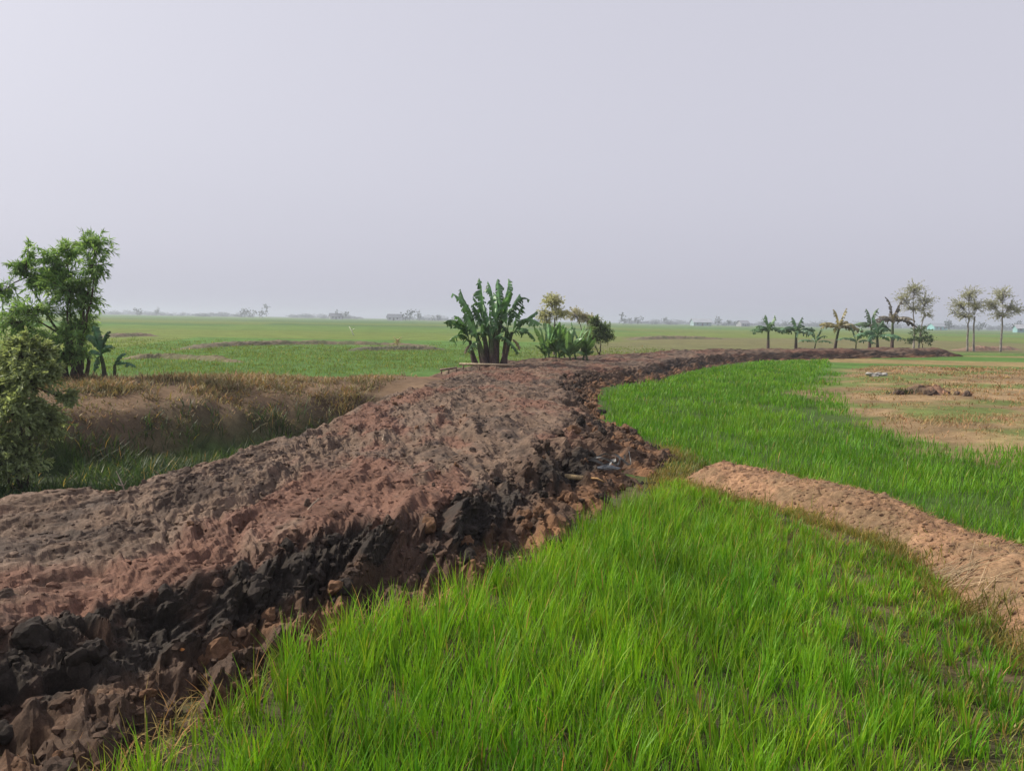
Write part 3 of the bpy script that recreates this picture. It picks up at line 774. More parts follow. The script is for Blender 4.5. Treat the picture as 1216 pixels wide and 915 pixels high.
def leafy(name, base, label, cat, ells, trunks, twigs, per, L, W, pal, bark=(0.075, 0.058, 0.045), droop=0.5, twig_r=0.006, group=None, up=0.35, hollow=0.35):
    """trunks: polylines with radii; ells: (centre, radii, weight) relative to the base; leaves stand along twigs that reach out of each"""
    root = thing(name, base, label, cat, group)
    tb = MB()
    for pts, r0_, r1_ in trunks:
        p = catmull(pts, 14); p = p + 0.03 * rng.normal(size=p.shape) * np.linspace(0, 1, 14)[:, None]
        tb.tube(p, np.linspace(r0_, r1_, 14), 8, bark)
    tb.build('trunk', M_BARK, root, True)
    tips = [np.array(t[0][-1]) for t in trunks]
    bb, LV, LD, SH = MB(), [], [], []
    wsum = sum(e[2] for e in ells)
    for c, rr, w in ells:
        c, rr = np.array(c, float), np.array(rr, float)
        t0 = tips[int(np.argmin([np.linalg.norm(t - c) for t in tips]))]
        lim = catmull([t0, (t0 * 0.45 + c * 0.55) + rng.normal(0, 0.05, 3) * rr, c], 6)
        bb.tube(lim, np.linspace(twig_r * 3, twig_r * 1.6, 6), 5, bark, False)
        for _ in range(max(3, int(twigs * w / wsum))):
            u = rng.normal(size=3); u[2] = u[2] * 0.8 + 0.25; u /= np.linalg.norm(u)
            k = rng.uniform(hollow, 1.0) ** 0.6 * rng.uniform(0.8, 1.18)
            e = c + u * rr * k
            s_ = lim[int(rng.integers(1, 6))] * 0.6 + c * 0.4
            m_ = (s_ + e) / 2 + np.array([0, 0, up * 0.15 * np.linalg.norm(rr)])
            tw = catmull([s_, m_, e], 7)
            bb.tube(tw[::2], np.linspace(twig_r, twig_r * 0.4, 4), 3, bark, False)
            q = rng.uniform(2.2, 6, per); i0 = np.clip(q.astype(int), 0, 5); f_ = (q - i0)[:, None]
            pp = tw[i0] * (1 - f_) + tw[i0 + 1] * f_
            dd = (tw[i0 + 1] - tw[i0]); dd /= np.linalg.norm(dd, axis=1)[:, None] + 1e-9
            LV.append(pp); LD.append(dd * 0.7 + rng.normal(0, 0.55, (per, 3)) + [0, 0, -droop]); SH.append(np.full(per, rng.normal(0, 0.5)))
    LV, LD, SH = np.concatenate(LV), np.concatenate(LD), np.concatenate(SH)
    n = len(LV)
    v, t = leaf_quads(LV, LD, L * rng.uniform(0.65, 1.2, n), W * rng.uniform(0.7, 1.2, n))
    pal = np.array(pal)
    h = np.clip(0.5 + 0.35 * SH + rng.normal(0, 0.2, n), 0, 1)[:, None]
    col = (pal[0] * (1 - h) + pal[1] * h) * rng.uniform(0.8, 1.2, n)[:, None]
    bb.build('branches', M_BARK, root)
    obj('crown', mesh_np('crown', v, t, M_LEAF, np.repeat(col, 4, 0)), root)
    return root

def pix_ell(x, y, rx, ry, Y, base, w=1.0, dy=0.0):
    """ellipsoid covering the pixel box centred x,y with half sizes rx,ry at the distance Y"""
    c = PY(x, y, Y) - Vector(base); k = Y / F_PX
    return ((c.x, dy, c.z), (rx * k, rx * k * 0.85, ry * k), w)

def on_ground(px, Y, dz=0.0):
    x = (px - IMG_W / 2) / F_PX * Y
    return Vector((x, Y, gz(x, Y) + dz))

# the leafy tree on the old bank, on the left
Y = 18.2; B = on_ground(86, Y, -0.05)
E = [pix_ell(108, 292, 24, 20, Y, B, 1.3, 0.1), pix_ell(116, 318, 17, 24, Y, B, 1.1, -0.2), pix_ell(72, 300, 15, 24, Y, B, 0.9, 0.3), pix_ell(40, 296, 12, 16, Y, B, 0.28, -0.2), pix_ell(24, 318, 18, 15, Y, B, 0.6, 0.2),
     pix_ell(82, 345, 34, 30, Y, B, 2.2, 0), pix_ell(34, 338, 28, 22, Y, B, 1.3, 0.3), pix_ell(10, 350, 18, 26, Y, B, 0.7, -0.2), pix_ell(50, 372, 34, 24, Y, B, 1.6, -0.3),
     pix_ell(88, 388, 26, 22, Y, B, 1.5, 0.2), pix_ell(30, 395, 22, 16, Y, B, 0.6, 0.1), pix_ell(82, 415, 18, 18, Y, B, 0.7, 0), pix_ell(60, 330, 26, 24, Y, B, 1.5, 0.2), pix_ell(58, 308, 18, 18, Y, B, 0.7, 0.0), pix_ell(95, 425, 16, 14, Y, B, 0.5, -0.2), pix_ell(70, 430, 18, 14, Y, B, 0.9, -0.3), pix_ell(92, 405, 24, 22, Y, B, 1.3, -0.3), pix_ell(40, 415, 22, 16, Y, B, 0.7, -0.2), pix_ell(20, 320, 14, 16, Y, B, 0.5, 0.1), pix_ell(100, 360, 22, 26, Y, B, 1.2, 0.1), pix_ell(10, 385, 22, 20, Y, B, 0.8, 0.0), pix_ell(60, 405, 26, 16, Y, B, 0.8, -0.1)]
T = [([(0.05 * k, 0.06 * (k % 2), -0.1), (0.07 * k, 0.05 * k, 0.7), tuple(np.array(E[e][0]) * [1, 1, 0.92])], 0.055, 0.014) for k, e in zip((-2, -1, 0, 1, 2, 3), (5, 4, 2, 0, 1, 8))]
T += [([(x_, y_, -0.1), (x_ * 1.1, y_, 0.35), (x_ * 1.3, y_ * 1.2, 0.85)], 0.06, 0.03) for x_, y_ in ((-0.2, -0.1), (-0.1, -0.18), (0.06, -0.16), (0.2, -0.08))]
leafy('leafy_tree', B, 'leafy green tree with long leaflets growing on the old bank above the ditch', 'tree', [(c_, tuple(np.array(r_) * [1.22, 1.22, 1.12]), w_) for c_, r_, w_ in E], T, 900, 19, 0.15, 0.033,
      [(0.125, 0.250, 0.085), (0.280, 0.420, 0.140)], droop=0.35, up=0.4, hollow=0.1)

# the grey green bush below it, on the near side of the ditch slope
Y = 11.6; B = on_ground(18, Y, -0.05)
E = [pix_ell(18, 425, 34, 24, Y, B, 1.2, 0.1), pix_ell(42, 450, 32, 26, Y, B, 1.2, -0.1), pix_ell(2, 460, 30, 34, Y, B, 1.2, 0.2), pix_ell(30, 490, 42, 28, Y, B, 1.4, -0.2), pix_ell(-30, 470, 40, 40, Y, B, 1.2, 0.2), pix_ell(8, 525, 40, 22, Y, B, 1.2, -0.2), pix_ell(50, 505, 30, 26, Y, B, 1.0, 0.1), pix_ell(-20, 550, 40, 22, Y, B, 1.0, -0.1), pix_ell(22, 550, 44, 22, Y, B, 1.3, -0.2), pix_ell(40, 420, 20, 16, Y, B, 0.5, 0.2), pix_ell(64, 440, 12, 14, Y, B, 0.25, 0.0), pix_ell(24, 404, 13, 11, Y, B, 0.2, 0.1), pix_ell(76, 475, 14, 12, Y, B, 0.25, 0.1)]
T = [([(0, 0, -0.1), (E[k][0][0] * 0.4, 0.05, 0.4), tuple(np.array(E[k][0]) * 0.95)], 0.03, 0.008) for k in range(6)]
leafy('roadside_bush', B, 'olive grey small-leaved bush at the edge of the ditch below the leafy tree', 'bush', [(c_, tuple(np.array(r_) * 1.15), w_) for c_, r_, w_ in E], T, 1150, 20, 0.08, 0.034,
      [(0.180, 0.230, 0.110), (0.350, 0.420, 0.220)], droop=0.1, twig_r=0.004, up=0.4)

# ------------------------------------------------------------------ bananas
def banana_leaf(p0, tip, W, bow=0.25, fold=0.35, pal=(0.040, 0.090, 0.034), seed=0, tear=0.25, pet=0.16):
    r = np.random.default_rng(seed)
    p0, tip = np.array(p0, float), np.array(tip, float)
    d = tip - p0; Ln = np.linalg.norm(d)
    c1_ = p0 + np.array([d[0] * 0.18, d[1] * 0.18, max(d[2], 0) * 0.45 + bow * Ln])
    c2_ = p0 + d * 0.72 + np.array([r.normal(0, 0.10) * Ln, r.normal(0, 0.10) * Ln, bow * Ln * 0.75])
    t = np.linspace(0, 1, 17)[:, None]
    m = (1 - t) ** 3 * p0 + 3 * (1 - t) ** 2 * t * c1_ + 3 * (1 - t) * t ** 2 * c2_ + t ** 3 * tip
    tg = np.gradient(m, axis=0); tg /= np.linalg.norm(tg, axis=1)[:, None]
    ref = np.array([d[1], -d[0], 0.0]); ref = ref / (np.linalg.norm(ref) + 1e-6)
    ref = ref + 0.9 * np.array([r.normal(), r.normal(), 0]) * 0.6
    sd = ref[None] - tg * (tg @ ref)[:, None]; sd /= np.linalg.norm(sd, axis=1)[:, None] + 1e-9
    nn = np.cross(sd, tg); nn *= np.sign(nn[:, 2:3].mean() + 1e-6)
    t = t[:, 0]
    u = np.clip((t - pet) / (1 - pet), 0, 1)
    w = W * np.maximum(np.where(t <= pet, 0.10, np.minimum(1, (u * 5.5) ** 0.6) * np.clip((1 - u) * 3.2, 0, 1) ** 0.55), 0.06)
    sv = np.array([-1, -0.55, -0.06, 0.06, 0.55, 1.0])
    V = np.zeros((17, 6, 3)); CO = np.zeros((17, 6, 3))
    for j, s_ in enumerate(sv):
        ww = w * (1 - (tear * r.random(17) ** 0.7 * (1.6 if r.random() < 0.5 else 0.8) * (np.abs(s_) > 0.9) * (t > pet)))
        V[:, j] = m + sd * (s_ * ww)[:, None] + nn * ((-fold * abs(s_) + (0.25 if abs(s_) < 0.1 else 0)) * ww * r.uniform(0.7, 1.2, 17))[:, None]
        CO[:, j] = np.array(pal) * (1.5 if abs(s_) < 0.1 else 1.0)
    CO *= (1 + 0.15 * r.normal(size=(17, 1, 1)))
    VV, QQ, CC, n0 = [], [], [], 0
    for i in range(16):                                             # wind-torn: every stretch of blade hangs a little on its own
        seg = np.stack([V[i], V[i + 1]])
        for j0, js in ((2, (0, 1, 2)), (3, (3, 4, 5))):
            hang = tear * r.normal(0.25, 0.6) if t[i] > pet else 0
            p_ = seg[:, js].copy()
            rib = seg[:, j0]
            for c_, j in enumerate(js):
                if j == j0: continue
                k = abs(sv[j])
                p_[:, c_] -= nn[i] * hang * w[i] * k * k + np.array([0, 0, abs(hang) * w[i] * k * 0.5])
                p_[1, c_] += (p_[0, c_] - p_[1, c_]) * tear * r.uniform(0, 0.55) * k
            VV.append(p_.reshape(-1, 3)); CC.append(np.stack([CO[i][list(js)], CO[i + 1][list(js)]]).reshape(-1, 3))
            QQ += [[n0, n0 + 3, n0 + 4, n0 + 1], [n0 + 1, n0 + 4, n0 + 5, n0 + 2]]; n0 += 6
        VV.append(seg[:, [2, 3]].reshape(-1, 3)); CC.append(np.stack([CO[i][[2, 3]], CO[i + 1][[2, 3]]]).reshape(-1, 3))
        QQ.append([n0, n0 + 2, n0 + 3, n0 + 1]); n0 += 4
    return np.concatenate(VV), np.array(QQ), np.clip(np.concatenate(CC), 0.004, 0.9)

def add_leaf(root, *a, **k):
    v, q, c = banana_leaf(*a, **k)
    return obj('leaf', mesh_np('leaf', v, q, M_BANANA, c, True), root)

def add_stem(root, pts, r0_, r1_, c0=(0.075, 0.050, 0.045), c1_=(0.060, 0.085, 0.035)):
    mb = MB(); n = 12
    p = catmull(pts, n)
    mb.tube(p, np.linspace(r0_, r1_, n), 9)
    f = np.clip((np.arange(n) / (n - 1) - 0.35) * 2.2, 0, 1)[:, None]
    col = np.repeat(np.array(c0) * (1 - f) + np.array(c1_) * f, 9, 0)
    mb.c[0] = np.vstack([col, col[:1], col[-1:]]) * rng.uniform(0.8, 1.25, (len(col) + 2, 1))
    return mb.build('pseudostem', M_STEM, root, True)

# the big clump at the bend of the bank
Y = 27.0
B = Vector((-0.55, Y, 0.52)); root = thing('banana_clump', B, 'big clump of upright dark green banana plants at the bend of the clay bank', 'banana plants')
def rel(x, y, dy=0.0): return np.array(PY(x, y, Y + dy) - B)
stems = [(558, 404, 0.35), (566, 396, 0.1), (573, 388, -0.2), (581, 392, 0.3), (588, 386, -0.35), (595, 380, 0.0), (602, 390, -0.2), (608, 394, 0.25), (569, 405, -0.4), (584, 402, -0.5)]
tops, stem_objs = [], []
for x, y, dy in stems:
    tp = rel(x, y, dy); bs_ = rel(x * 0.62 + 585 * 0.38 + rng.uniform(-4, 4), 433, dy); bs_[2] = -0.12
    stem_objs.append(add_stem(root, [bs_, (bs_ + tp) / 2 + rng.normal(0, 0.03, 3), tp], 0.12, 0.055))
    tops.append(tp)
tips = [(537, 348, 1), (547, 343, 1), (569, 330, 2), (579, 334, 4), (591, 331, 5), (603, 331, 5), (617, 349, 6), (622, 362, 7), (638, 369, 7), (539, 375, 0), (543, 397, 0), (553, 371, 8),
        (561, 352, 3), (598, 352, 6), (573, 352, 9), (611, 366, 6), (586, 347, 4), (545, 386, 8), (628, 392, 7), (560, 362, 2), (594, 360, 9), (607, 345, 5), (565, 375, 9), (582, 366, 3)]
for i, (x, y, s_) in enumerate(tips):
    tp = rel(x, y, rng.uniform(-0.7, 0.7))
    lo = i in (9, 10, 18, 17)
    add_leaf(stem_objs[s_], tops[s_] - [0, 0, 0.15], tp, rng.uniform(0.15, 0.22), rng.uniform(0.02, 0.14) if not lo else 0.24, 0.45, np.array([0.068, 0.150, 0.058]) * rng.uniform(0.75, 1.35), 500 + i, 0.55)
for i in range(16):
    s_ = i % 10; k0 = tops[s_] * [1, 1, rng.uniform(0.55, 0.95)]
    tp = k0 + np.array([rng.uniform(-0.75, 0.75), rng.uniform(-0.8, 0.6), rng.uniform(0.15, 0.85)])
    add_leaf(stem_objs[s_], k0, tp, rng.uniform(0.10, 0.16), rng.uniform(0.05, 0.25), 0.5, np.array([0.062, 0.138, 0.054]) * rng.uniform(0.7, 1.3), 900 + i, 0.4)
for i, (x, y, s_) in enumerate(((527, 384, 0), (533, 405, 0), (644, 386, 7), (636, 404, 7), (548, 358, 1), (629, 356, 6), (556, 418, 8), (616, 420, 9))):
    add_leaf(stem_objs[s_], tops[s_] - [0, 0, 0.1], rel(x, y, rng.uniform(-.6, .4)), rng.uniform(0.13, 0.18), 0.42, 0.5, np.array([0.072, 0.150, 0.052]) * rng.uniform(0.75, 1.4), 950 + i, 0.7)
for x, y, s_ in ((552, 412, 0), (617, 408, 7), (600, 412, 6)):           # dead leaves hanging at the stems
    v = tops[s_] * [1, 1, 0.75]
    add_leaf(stem_objs[s_], v, rel(x, y + 8, -0.4), 0.08, 0.12, 0.8, (0.16, 0.115, 0.065), 540 + x, 0.5)

# young bananas to its right
Y = 31.0
B = Vector((2.05, Y, 0.50)); root = thing('banana_clump', B, 'low clump of young broad-leaved bananas beside the big banana clump', 'banana plants')
for i in range(9):
    x = 646 + i * 6.5; s0 = rel(x, 428, rng.uniform(-.5, .5)); s0[2] = -0.12; s1 = rel(x + rng.uniform(-3, 3), rng.uniform(419, 424), s0[1])
    so_ = add_stem(root, [s0, (s0 + s1) / 2, s1], 0.05, 0.03, (0.06, 0.08, 0.04))
    for j in range(7):
        tp = rel(x + rng.uniform(-15, 15), rng.uniform(379, 414) + (8 if i in (0, 8) else 0), s0[1] + rng.uniform(-.6, .5))
        add_leaf(so_, s1 - [0, 0, 0.1], tp, rng.uniform(0.09, 0.15), rng.uniform(0.02, 0.25), 0.3, np.array([0.095, 0.180, 0.070]) * rng.uniform(0.7, 1.4), 600 + i * 7 + j, 0.15)

def banana_plant(x, ybase, ytop, Y, n, label, pal, seed, stem_f=0.5, spread=0.8, W=0.27, stemr=0.13, group=None):
    r = np.random.default_rng(seed)
    B = on_ground(x, Y); B.z = max(B.z, PY(x, ybase, Y).z) if False else B.z
    top = PY(x, ytop, Y).z - B.z
    root = thing('banana_plant', B, label, 'banana plant', group)
    st = np.array([r.normal(0, 0.08), r.normal(0, 0.08), top * stem_f])
    add_stem(root, [(0, 0, -0.12), st * [0.4, 0.4, 0.5], st], stemr, stemr * 0.55)
    for i in range(n):
        a = i * 2.4 + r.uniform(-0.4, 0.4)
        el = r.uniform(0.1, 1.0) if i > 1 else 1.25
        Ln = top * (1 - stem_f) * r.uniform(0.9, 1.15) * (1.0 if i < 2 else spread * 1.5)
        tip = st + Ln * np.array([math.cos(a) * math.cos(el), math.sin(a) * math.cos(el) * 0.8, math.sin(el) * (1.0 if i < 2 else 0.55) - (0.25 if i > 3 else 0)])
        add_leaf(root, st - [0, 0, 0.08], tip, W * r.uniform(0.75, 1.15), 0.08 if i < 2 else 0.30, 0.5, np.array(pal) * r.uniform(0.75, 1.3), seed * 31 + i, 0.45)
    return root
GP = (0.080, 0.150, 0.070)
banana_plant(911, 414, 371, 60, 13, 'green banana plant standing apart at the start of the far row', GP, 11, 0.5)
banana_plant(944, 415, 374, 59, 11, 'small drooping banana plant with one raised leaf in the far row', (0.070, 0.130, 0.075), 12, 0.5)
banana_plant(990, 411, 363, 61, 14, 'yellowing banana plant with dry leaves in the middle of the far row', (0.175, 0.155, 0.075), 13, 0.48, 0.7)
banana_plant(1031, 411, 367, 62, 13, 'dark banana plant with spreading leaves left of the tallest banana', (0.080, 0.125, 0.070), 14, 0.55)
banana_plant(1041, 412, 378, 58, 12, 'short bushy green banana plant at the foot of the tallest banana', (0.065, 0.135, 0.070), 15, 0.45)
banana_plant(1058, 413, 354, 60, 15, 'tallest banana plant of the far row with a pale trunk and brown leaves', (0.095, 0.085, 0.065), 16, 0.55, 0.75, 0.22, 0.14)
for k, (x, yt, Yd) in enumerate(((966, 388, 61), (1015, 384, 60))):
    banana_plant(x, 412, yt, Yd, 7, ['stunted blue green banana sucker beside the yellowing banana', 'low leafy banana sucker between the yellowing and the dark banana'][k], (0.075, 0.140, 0.075), 17 + k, 0.3, 0.8, 0.17, 0.06)
# the broad-leaved plant under the leafy tree
Y = 17.6; B = on_ground(122, Y); root = thing('banana_plant', B, 'small drooping banana plant at the foot of the leafy tree', 'banana plant')
s1 = np.array([-0.06, 0, 0.62]); add_stem(root, [(0, 0, -0.1), (0, 0, 0.3), s1], 0.06, 0.035, (0.05, 0.045, 0.035))
s2 = np.array([0.22, 0.05, 0.42]); add_stem(root, [(0.2, 0.05, -0.1), (0.21, 0.05, 0.2), s2], 0.04, 0.03, (0.05, 0.045, 0.035))
for i, (x, y, st) in enumerate(((131, 393, s1), (103, 398, s1), (112, 386, s1), (134, 412, s1), (106, 418, s1), (162, 436, s2), (150, 420, s2), (112, 442, s1), (141, 428, s2), (120, 404, s1))):
    add_leaf(root, st - [0, 0, 0.05], rel(x, y, rng.uniform(-.3, .3)), rng.uniform(0.09, 0.13), 0.30, 0.4, np.array([0.045, 0.115, 0.052]) * rng.uniform(0.7, 1.3), 700 + i, 0.2)

# ------------------------------------------------------------------ pale trees and shrubs in the middle distance
Y = 44.0; B = on_ground(657, Y)
E = [pix_ell(655, 358, 17, 13, Y, B, 1.2), pix_ell(664, 374, 15, 12, Y, B, 0.9), pix_ell(646, 378, 12, 14, Y, B, 0.8)]
leafy('pale_tree', B, 'pale cream-leaved young tree rising behind the young bananas', 'tree', E, [([(0, 0, -.1), (0.05, 0, 1.2), (-0.05, 0, 2.4)], 0.07, 0.03)], 260, 14, 0.12, 0.065,
      [(0.36, 0.37, 0.23), (0.54, 0.54, 0.38)], (0.16, 0.13, 0.10), 0.1)
Y = 46.0; B = on_ground(689, Y)
E = [pix_ell(684, 374, 15, 11, Y, B, 1), pix_ell(699, 380, 14, 10, Y, B, 1)]
leafy('grey_shrub', B, 'twiggy grey shrub with sparse leaves between pale tree and green shrub', 'shrub', E, [([(0, 0, -.1), (0.05, 0, .9), (-0.05, 0, 1.7)], 0.05, 0.02), ([(0.1, 0, -.1), (0.25, 0, .8), (0.35, 0, 1.6)], 0.05, 0.02)], 170, 12, 0.12, 0.06,
      [(0.32, 0.31, 0.24), (0.48, 0.46, 0.37)], (0.13, 0.11, 0.095), 0.0)
Y = 36.5; B = Vector(((711 - 608) / F_PX * Y, Y, 0.45))
E = [pix_ell(712, 392, 16, 14, Y, B, 1.4), pix_ell(703, 402, 15, 12, Y, B, 1), pix_ell(720, 400, 12, 12, Y, B, 0.8), pix_ell(706, 381, 8, 9, Y, B, 0.4)]
leafy('green_shrub', B, 'rounded green shrub at the right end of the young bananas', 'shrub', E, [([(0, 0, -.15), (0.05, 0, .3), (0.05, 0, 0.8)], 0.04, 0.015), ([(0.1, 0, -.15), (-0.15, 0, .3), (-0.3, 0, 0.6)], 0.03, 0.015)], 260, 16, 0.12, 0.055,
      [(0.115, 0.180, 0.090), (0.200, 0.265, 0.135)], droop=0.1)
PALE = [(0.310, 0.325, 0.260), (0.480, 0.490, 0.400)]
Y = 66.0; B = on_ground(1085, Y)
E = [pix_ell(1086, 343, 14, 9, Y, B, 1.2), pix_ell(1072, 355, 12, 9, Y, B, 0.8), pix_ell(1098, 356, 14, 11, Y, B, 1), pix_ell(1086, 367, 18, 9, Y, B, 0.9), pix_ell(1101, 375, 9, 7, Y, B, 0.4)]
leafy('sparse_tree', B, 'sparse pale tree with a feathery crown above the tallest banana', 'tree', [(c_, tuple(np.array(r_) * 1.28), w_) for c_, r_, w_ in E], [([(-.1, 0, -.1), (-0.15, 0, 1.5), (-.3, 0, 3.2)], 0.09, 0.04), ([(.3, 0, -.1), (0.4, 0, 1.5), (.6, 0, 3.0)], 0.08, 0.03)], 330, 10, 0.15, 0.065, PALE, (0.24, 0.215, 0.19), 0.05, 0.011, hollow=0.1)
B = on_ground(1150, Y)
E = [pix_ell(1152, 349, 14, 9, Y, B, 1), pix_ell(1139, 362, 13, 9, Y, B, 1), pix_ell(1158, 363, 13, 10, Y, B, 1.1), pix_ell(1146, 377, 16, 7, Y, B, 0.7), pix_ell(1134, 372, 8, 7, Y, B, 0.3)]
leafy('sparse_tree', B, 'thin twin-trunked tree with a pale open crown over the reddish bund', 'tree', [(c_, tuple(np.array(r_) * 1.28), w_) for c_, r_, w_ in E], [([(-.2, 0, -.1), (-0.25, 0, 1.5), (-.2, 0, 3.0)], 0.10, 0.05), ([(.4, 0, -.1), (0.3, 0, .4), (.2, 0, 3.0)], 0.13, 0.05)], 330, 10, 0.15, 0.065, PALE, (0.22, 0.20, 0.175), 0.05, 0.011, hollow=0.1)
B = on_ground(1188, Y)
E = [pix_ell(1190, 349, 13, 10, Y, B, 1), pix_ell(1177, 362, 12, 10, Y, B, 1), pix_ell(1200, 365, 12, 9, Y, B, 0.9), pix_ell(1187, 376, 16, 7, Y, B, 0.7), pix_ell(1212, 369, 7, 6, Y, B, 0.3)]
leafy('sparse_tree', B, 'single-trunked sparse pale tree at the end of the tree row', 'tree', [(c_, tuple(np.array(r_) * 1.28), w_) for c_, r_, w_ in E], [([(-.1, 0, -.1), (-0.1, 0, 1.5), (-.1, 0, 3.0)], 0.10, 0.05)], 330, 10, 0.15, 0.065, PALE, (0.24, 0.215, 0.19), 0.05, 0.011, hollow=0.1)
Y = 61.0; B = on_ground(1093, Y)
E = [pix_ell(1093, 394, 15, 9, Y, B, 1), pix_ell(1085, 404, 14, 7, Y, B, 1), pix_ell(1102, 404, 12, 7, Y, B, 0.8)]
leafy('green_shrub', B, 'spiky green shrub at the far end of the clay bank', 'shrub', E, [([(0, 0, -.1), (0.05, 0, .3), (0.05, 0, 0.8)], 0.05, 0.02)], 80, 12, 0.22, 0.08, [(0.075, 0.135, 0.070), (0.115, 0.170, 0.09)], droop=-0.1)

# ------------------------------------------------------------------ far trees and houses at the edge of the fields
def far_crown(seed, n=90):
    r = np.random.default_rng(seed)
    cs = r.normal(0, [0.32, 0.32, 0.22], (5, 3)) + [0, 0, 0.66]
    p = cs[r.integers(0, 5, n)] + r.normal(0, 0.15, (n, 3))
    v, t = leaf_quads(p, r.normal(size=(n, 3)), r.uniform(0.16, 0.3, n), r.uniform(0.12, 0.24, n), 2.0)
    return v, t
crowns = [far_crown(900 + k) for k in range(5)]
cm = [mesh_np('crown', v, t, M_FAR, np.tile((0.045, 0.065, 0.035), (len(v), 1))) for v, t in crowns]
mbt = MB(); mbt.tube([(0, 0, 0), (0.01, 0, 0.35), (0, 0, 0.7)], [0.03, 0.025, 0.015], 5, (0.06, 0.05, 0.04)); tm = mbt.build('trunk', M_BARK).data
bpy.data.objects.remove(bpy.data.objects['trunk.%03d' % 0] if 'trunk.000' in bpy.data.objects else [o for o in bpy.data.objects if o.data == tm][0])
fars = [(163, 700, 6.5), (186, 850, 6.0), (290, 800, 9), (308, 820, 10), (406, 700, 7), (485, 650, 9), (497, 700, 6), (520, 800, 6), (741, 700, 7.5), (755, 720, 6.5), (790, 900, 8), (850, 700, 6), (863, 640, 5), (905, 800, 7), (1125, 600, 7), (1160, 640, 6.5), (1205, 600, 6)]
for k, (x, Yd, h) in enumerate(fars):
    r_ = thing('far_tree', Vector(((x - 608) / F_PX * Yd, Yd, gz((x - 608) / F_PX * Yd, Yd) - 0.05)), 'hazy blue grey tree standing alone on the far horizon of the fields', 'tree', 'lone trees on the horizon')
    obj('trunk', tm, r_); obj('crown', cm[k % 5], r_)
    r_.scale = (h * 0.95, h * 0.95, h); r_.rotation_euler = (0, 0, k * 1.7)
mb = MB()
for k in range(560):
    a = rng.uniform(-37, 37); Yd = rng.uniform(850, 1700); x = Yd * math.tan(math.radians(a))
    if fbm(np.array([a * 0.22]), np.array([0.5]), 77)[0] < -0.22 and a < 15: continue
    h = rng.uniform(4, 8.5) * (1.25 if a > 18 else 1) * Yd / 1400
    v, t = crowns[k % 5]
    mb.add(v * [h * 1.9, h * 1.9, h * 0.95] + [x, Yd, -0.3 * h], None, t, (0.04, 0.06, 0.035))
tag(mb.build('far_woods', M_FAR), 'thin blue hazy line of woods along the whole horizon', 'woods', kind='stuff')

def house(x, Yd, w, d, hw, hr, roofc, wallc, label, rz=0.1):
    X = (x - 608) / F_PX * Yd
    root = thing('farm_house', Vector((X, Yd, gz(X, Yd) - 0.05)), label, 'house'); root.rotation_euler.z = rz
    m = MB(); a, b_ = w / 2, d / 2
    v = [(-a, -b_, 0), (a, -b_, 0), (a, b_, 0), (-a, b_, 0), (-a, -b_, hw), (a, -b_, hw), (a, b_, hw), (-a, b_, hw), (-a, 0, hw + hr), (a, 0, hw + hr)]
    m.add(v, [[0, 1, 5, 4], [1, 2, 6, 5], [2, 3, 7, 6], [3, 0, 4, 7]], [[5, 6, 9], [7, 4, 8]], wallc); m.build('wall', M_WALL, root)
    m = MB(); o_, e = 0.7, 0.18
    for s_ in (-1, 1):
        lo = np.array([[-a - o_, s_ * (b_ + o_), hw - o_ * hr / b_], [a + o_, s_ * (b_ + o_), hw - o_ * hr / b_], [a + o_, 0, hw + hr], [-a - o_, 0, hw + hr]]) + [0, 0, 0.05]
        m.add(np.vstack([lo, lo + [0, 0, e]]), [[0, 1, 2, 3], [4, 5, 6, 7], [0, 1, 5, 4], [1, 2, 6, 5], [2, 3, 7, 6], [3, 0, 4, 7]], None, roofc)
    m.build('roof', M_WALL, root)
    for wx_ in (-0.28, 0.28):
        m = MB(); x0 = wx_ * w
        m.add([(x0 - .6, -b_ - .06, 1), (x0 + .6, -b_ - .06, 1), (x0 + .6, -b_ - .06, 2.2), (x0 - .6, -b_ - .06, 2.2), (x0 - .6, -b_ + .02, 1), (x0 + .6, -b_ + .02, 1), (x0 + .6, -b_ + .02, 2.2), (x0 - .6, -b_ + .02, 2.2)],
              [[0, 1, 2, 3], [0, 1, 5, 4], [1, 2, 6, 5], [2, 3, 7, 6], [3, 0, 4, 7]], None, (0.05, 0.05, 0.05)); m.build('window', M_WALL, root)
    m = MB(); m.add([(-.6, -b_ - .06, 0), (.6, -b_ - .06, 0), (.6, -b_ - .06, 2.1), (-.6, -b_ - .06, 2.1), (-.6, -b_ + .02, 0), (.6, -b_ + .02, 0), (.6, -b_ + .02, 2.1), (-.6, -b_ + .02, 2.1)],
                    [[0, 1, 2, 3], [1, 2, 6, 5], [2, 3, 7, 6], [3, 0, 4, 7]], None, (0.08, 0.06, 0.05)); m.build('door', M_WALL, root)
house(830, 620, 14, 9, 3.0, 2.6, (0.34, 0.36, 0.40), (0.25, 0.35, 0.36), 'white-roofed farm shed on the horizon beyond the clay bank')
house(398, 700, 10, 8, 2.8, 2.4, (0.12, 0.12, 0.14), (0.4, 0.4, 0.42), 'small white house with dark roof on the horizon over the stake', 0.3)
house(468, 640, 11, 8, 2.6, 2.4, (0.10, 0.11, 0.13), (0.55, 0.55, 0.55), 'dark-roofed low house on the horizon beside the big banana clump', -0.1)
house(515, 900, 22, 9, 3.0, 2.5, (0.25, 0.27, 0.30), (0.5, 0.5, 0.5), 'long grey barn on the horizon touching the big banana clump leaves', 0.1)
house(880, 700, 9, 7, 2.8, 2.2, (0.22, 0.22, 0.25), (0.32, 0.32, 0.33), 'small pale house on the horizon beside the first far banana', 0.4)
house(1110, 640, 12, 8, 3.0, 2.4, (0.28, 0.30, 0.34), (0.22, 0.5, 0.5), 'light-roofed house glimpsed between the sparse trees', 0.2)
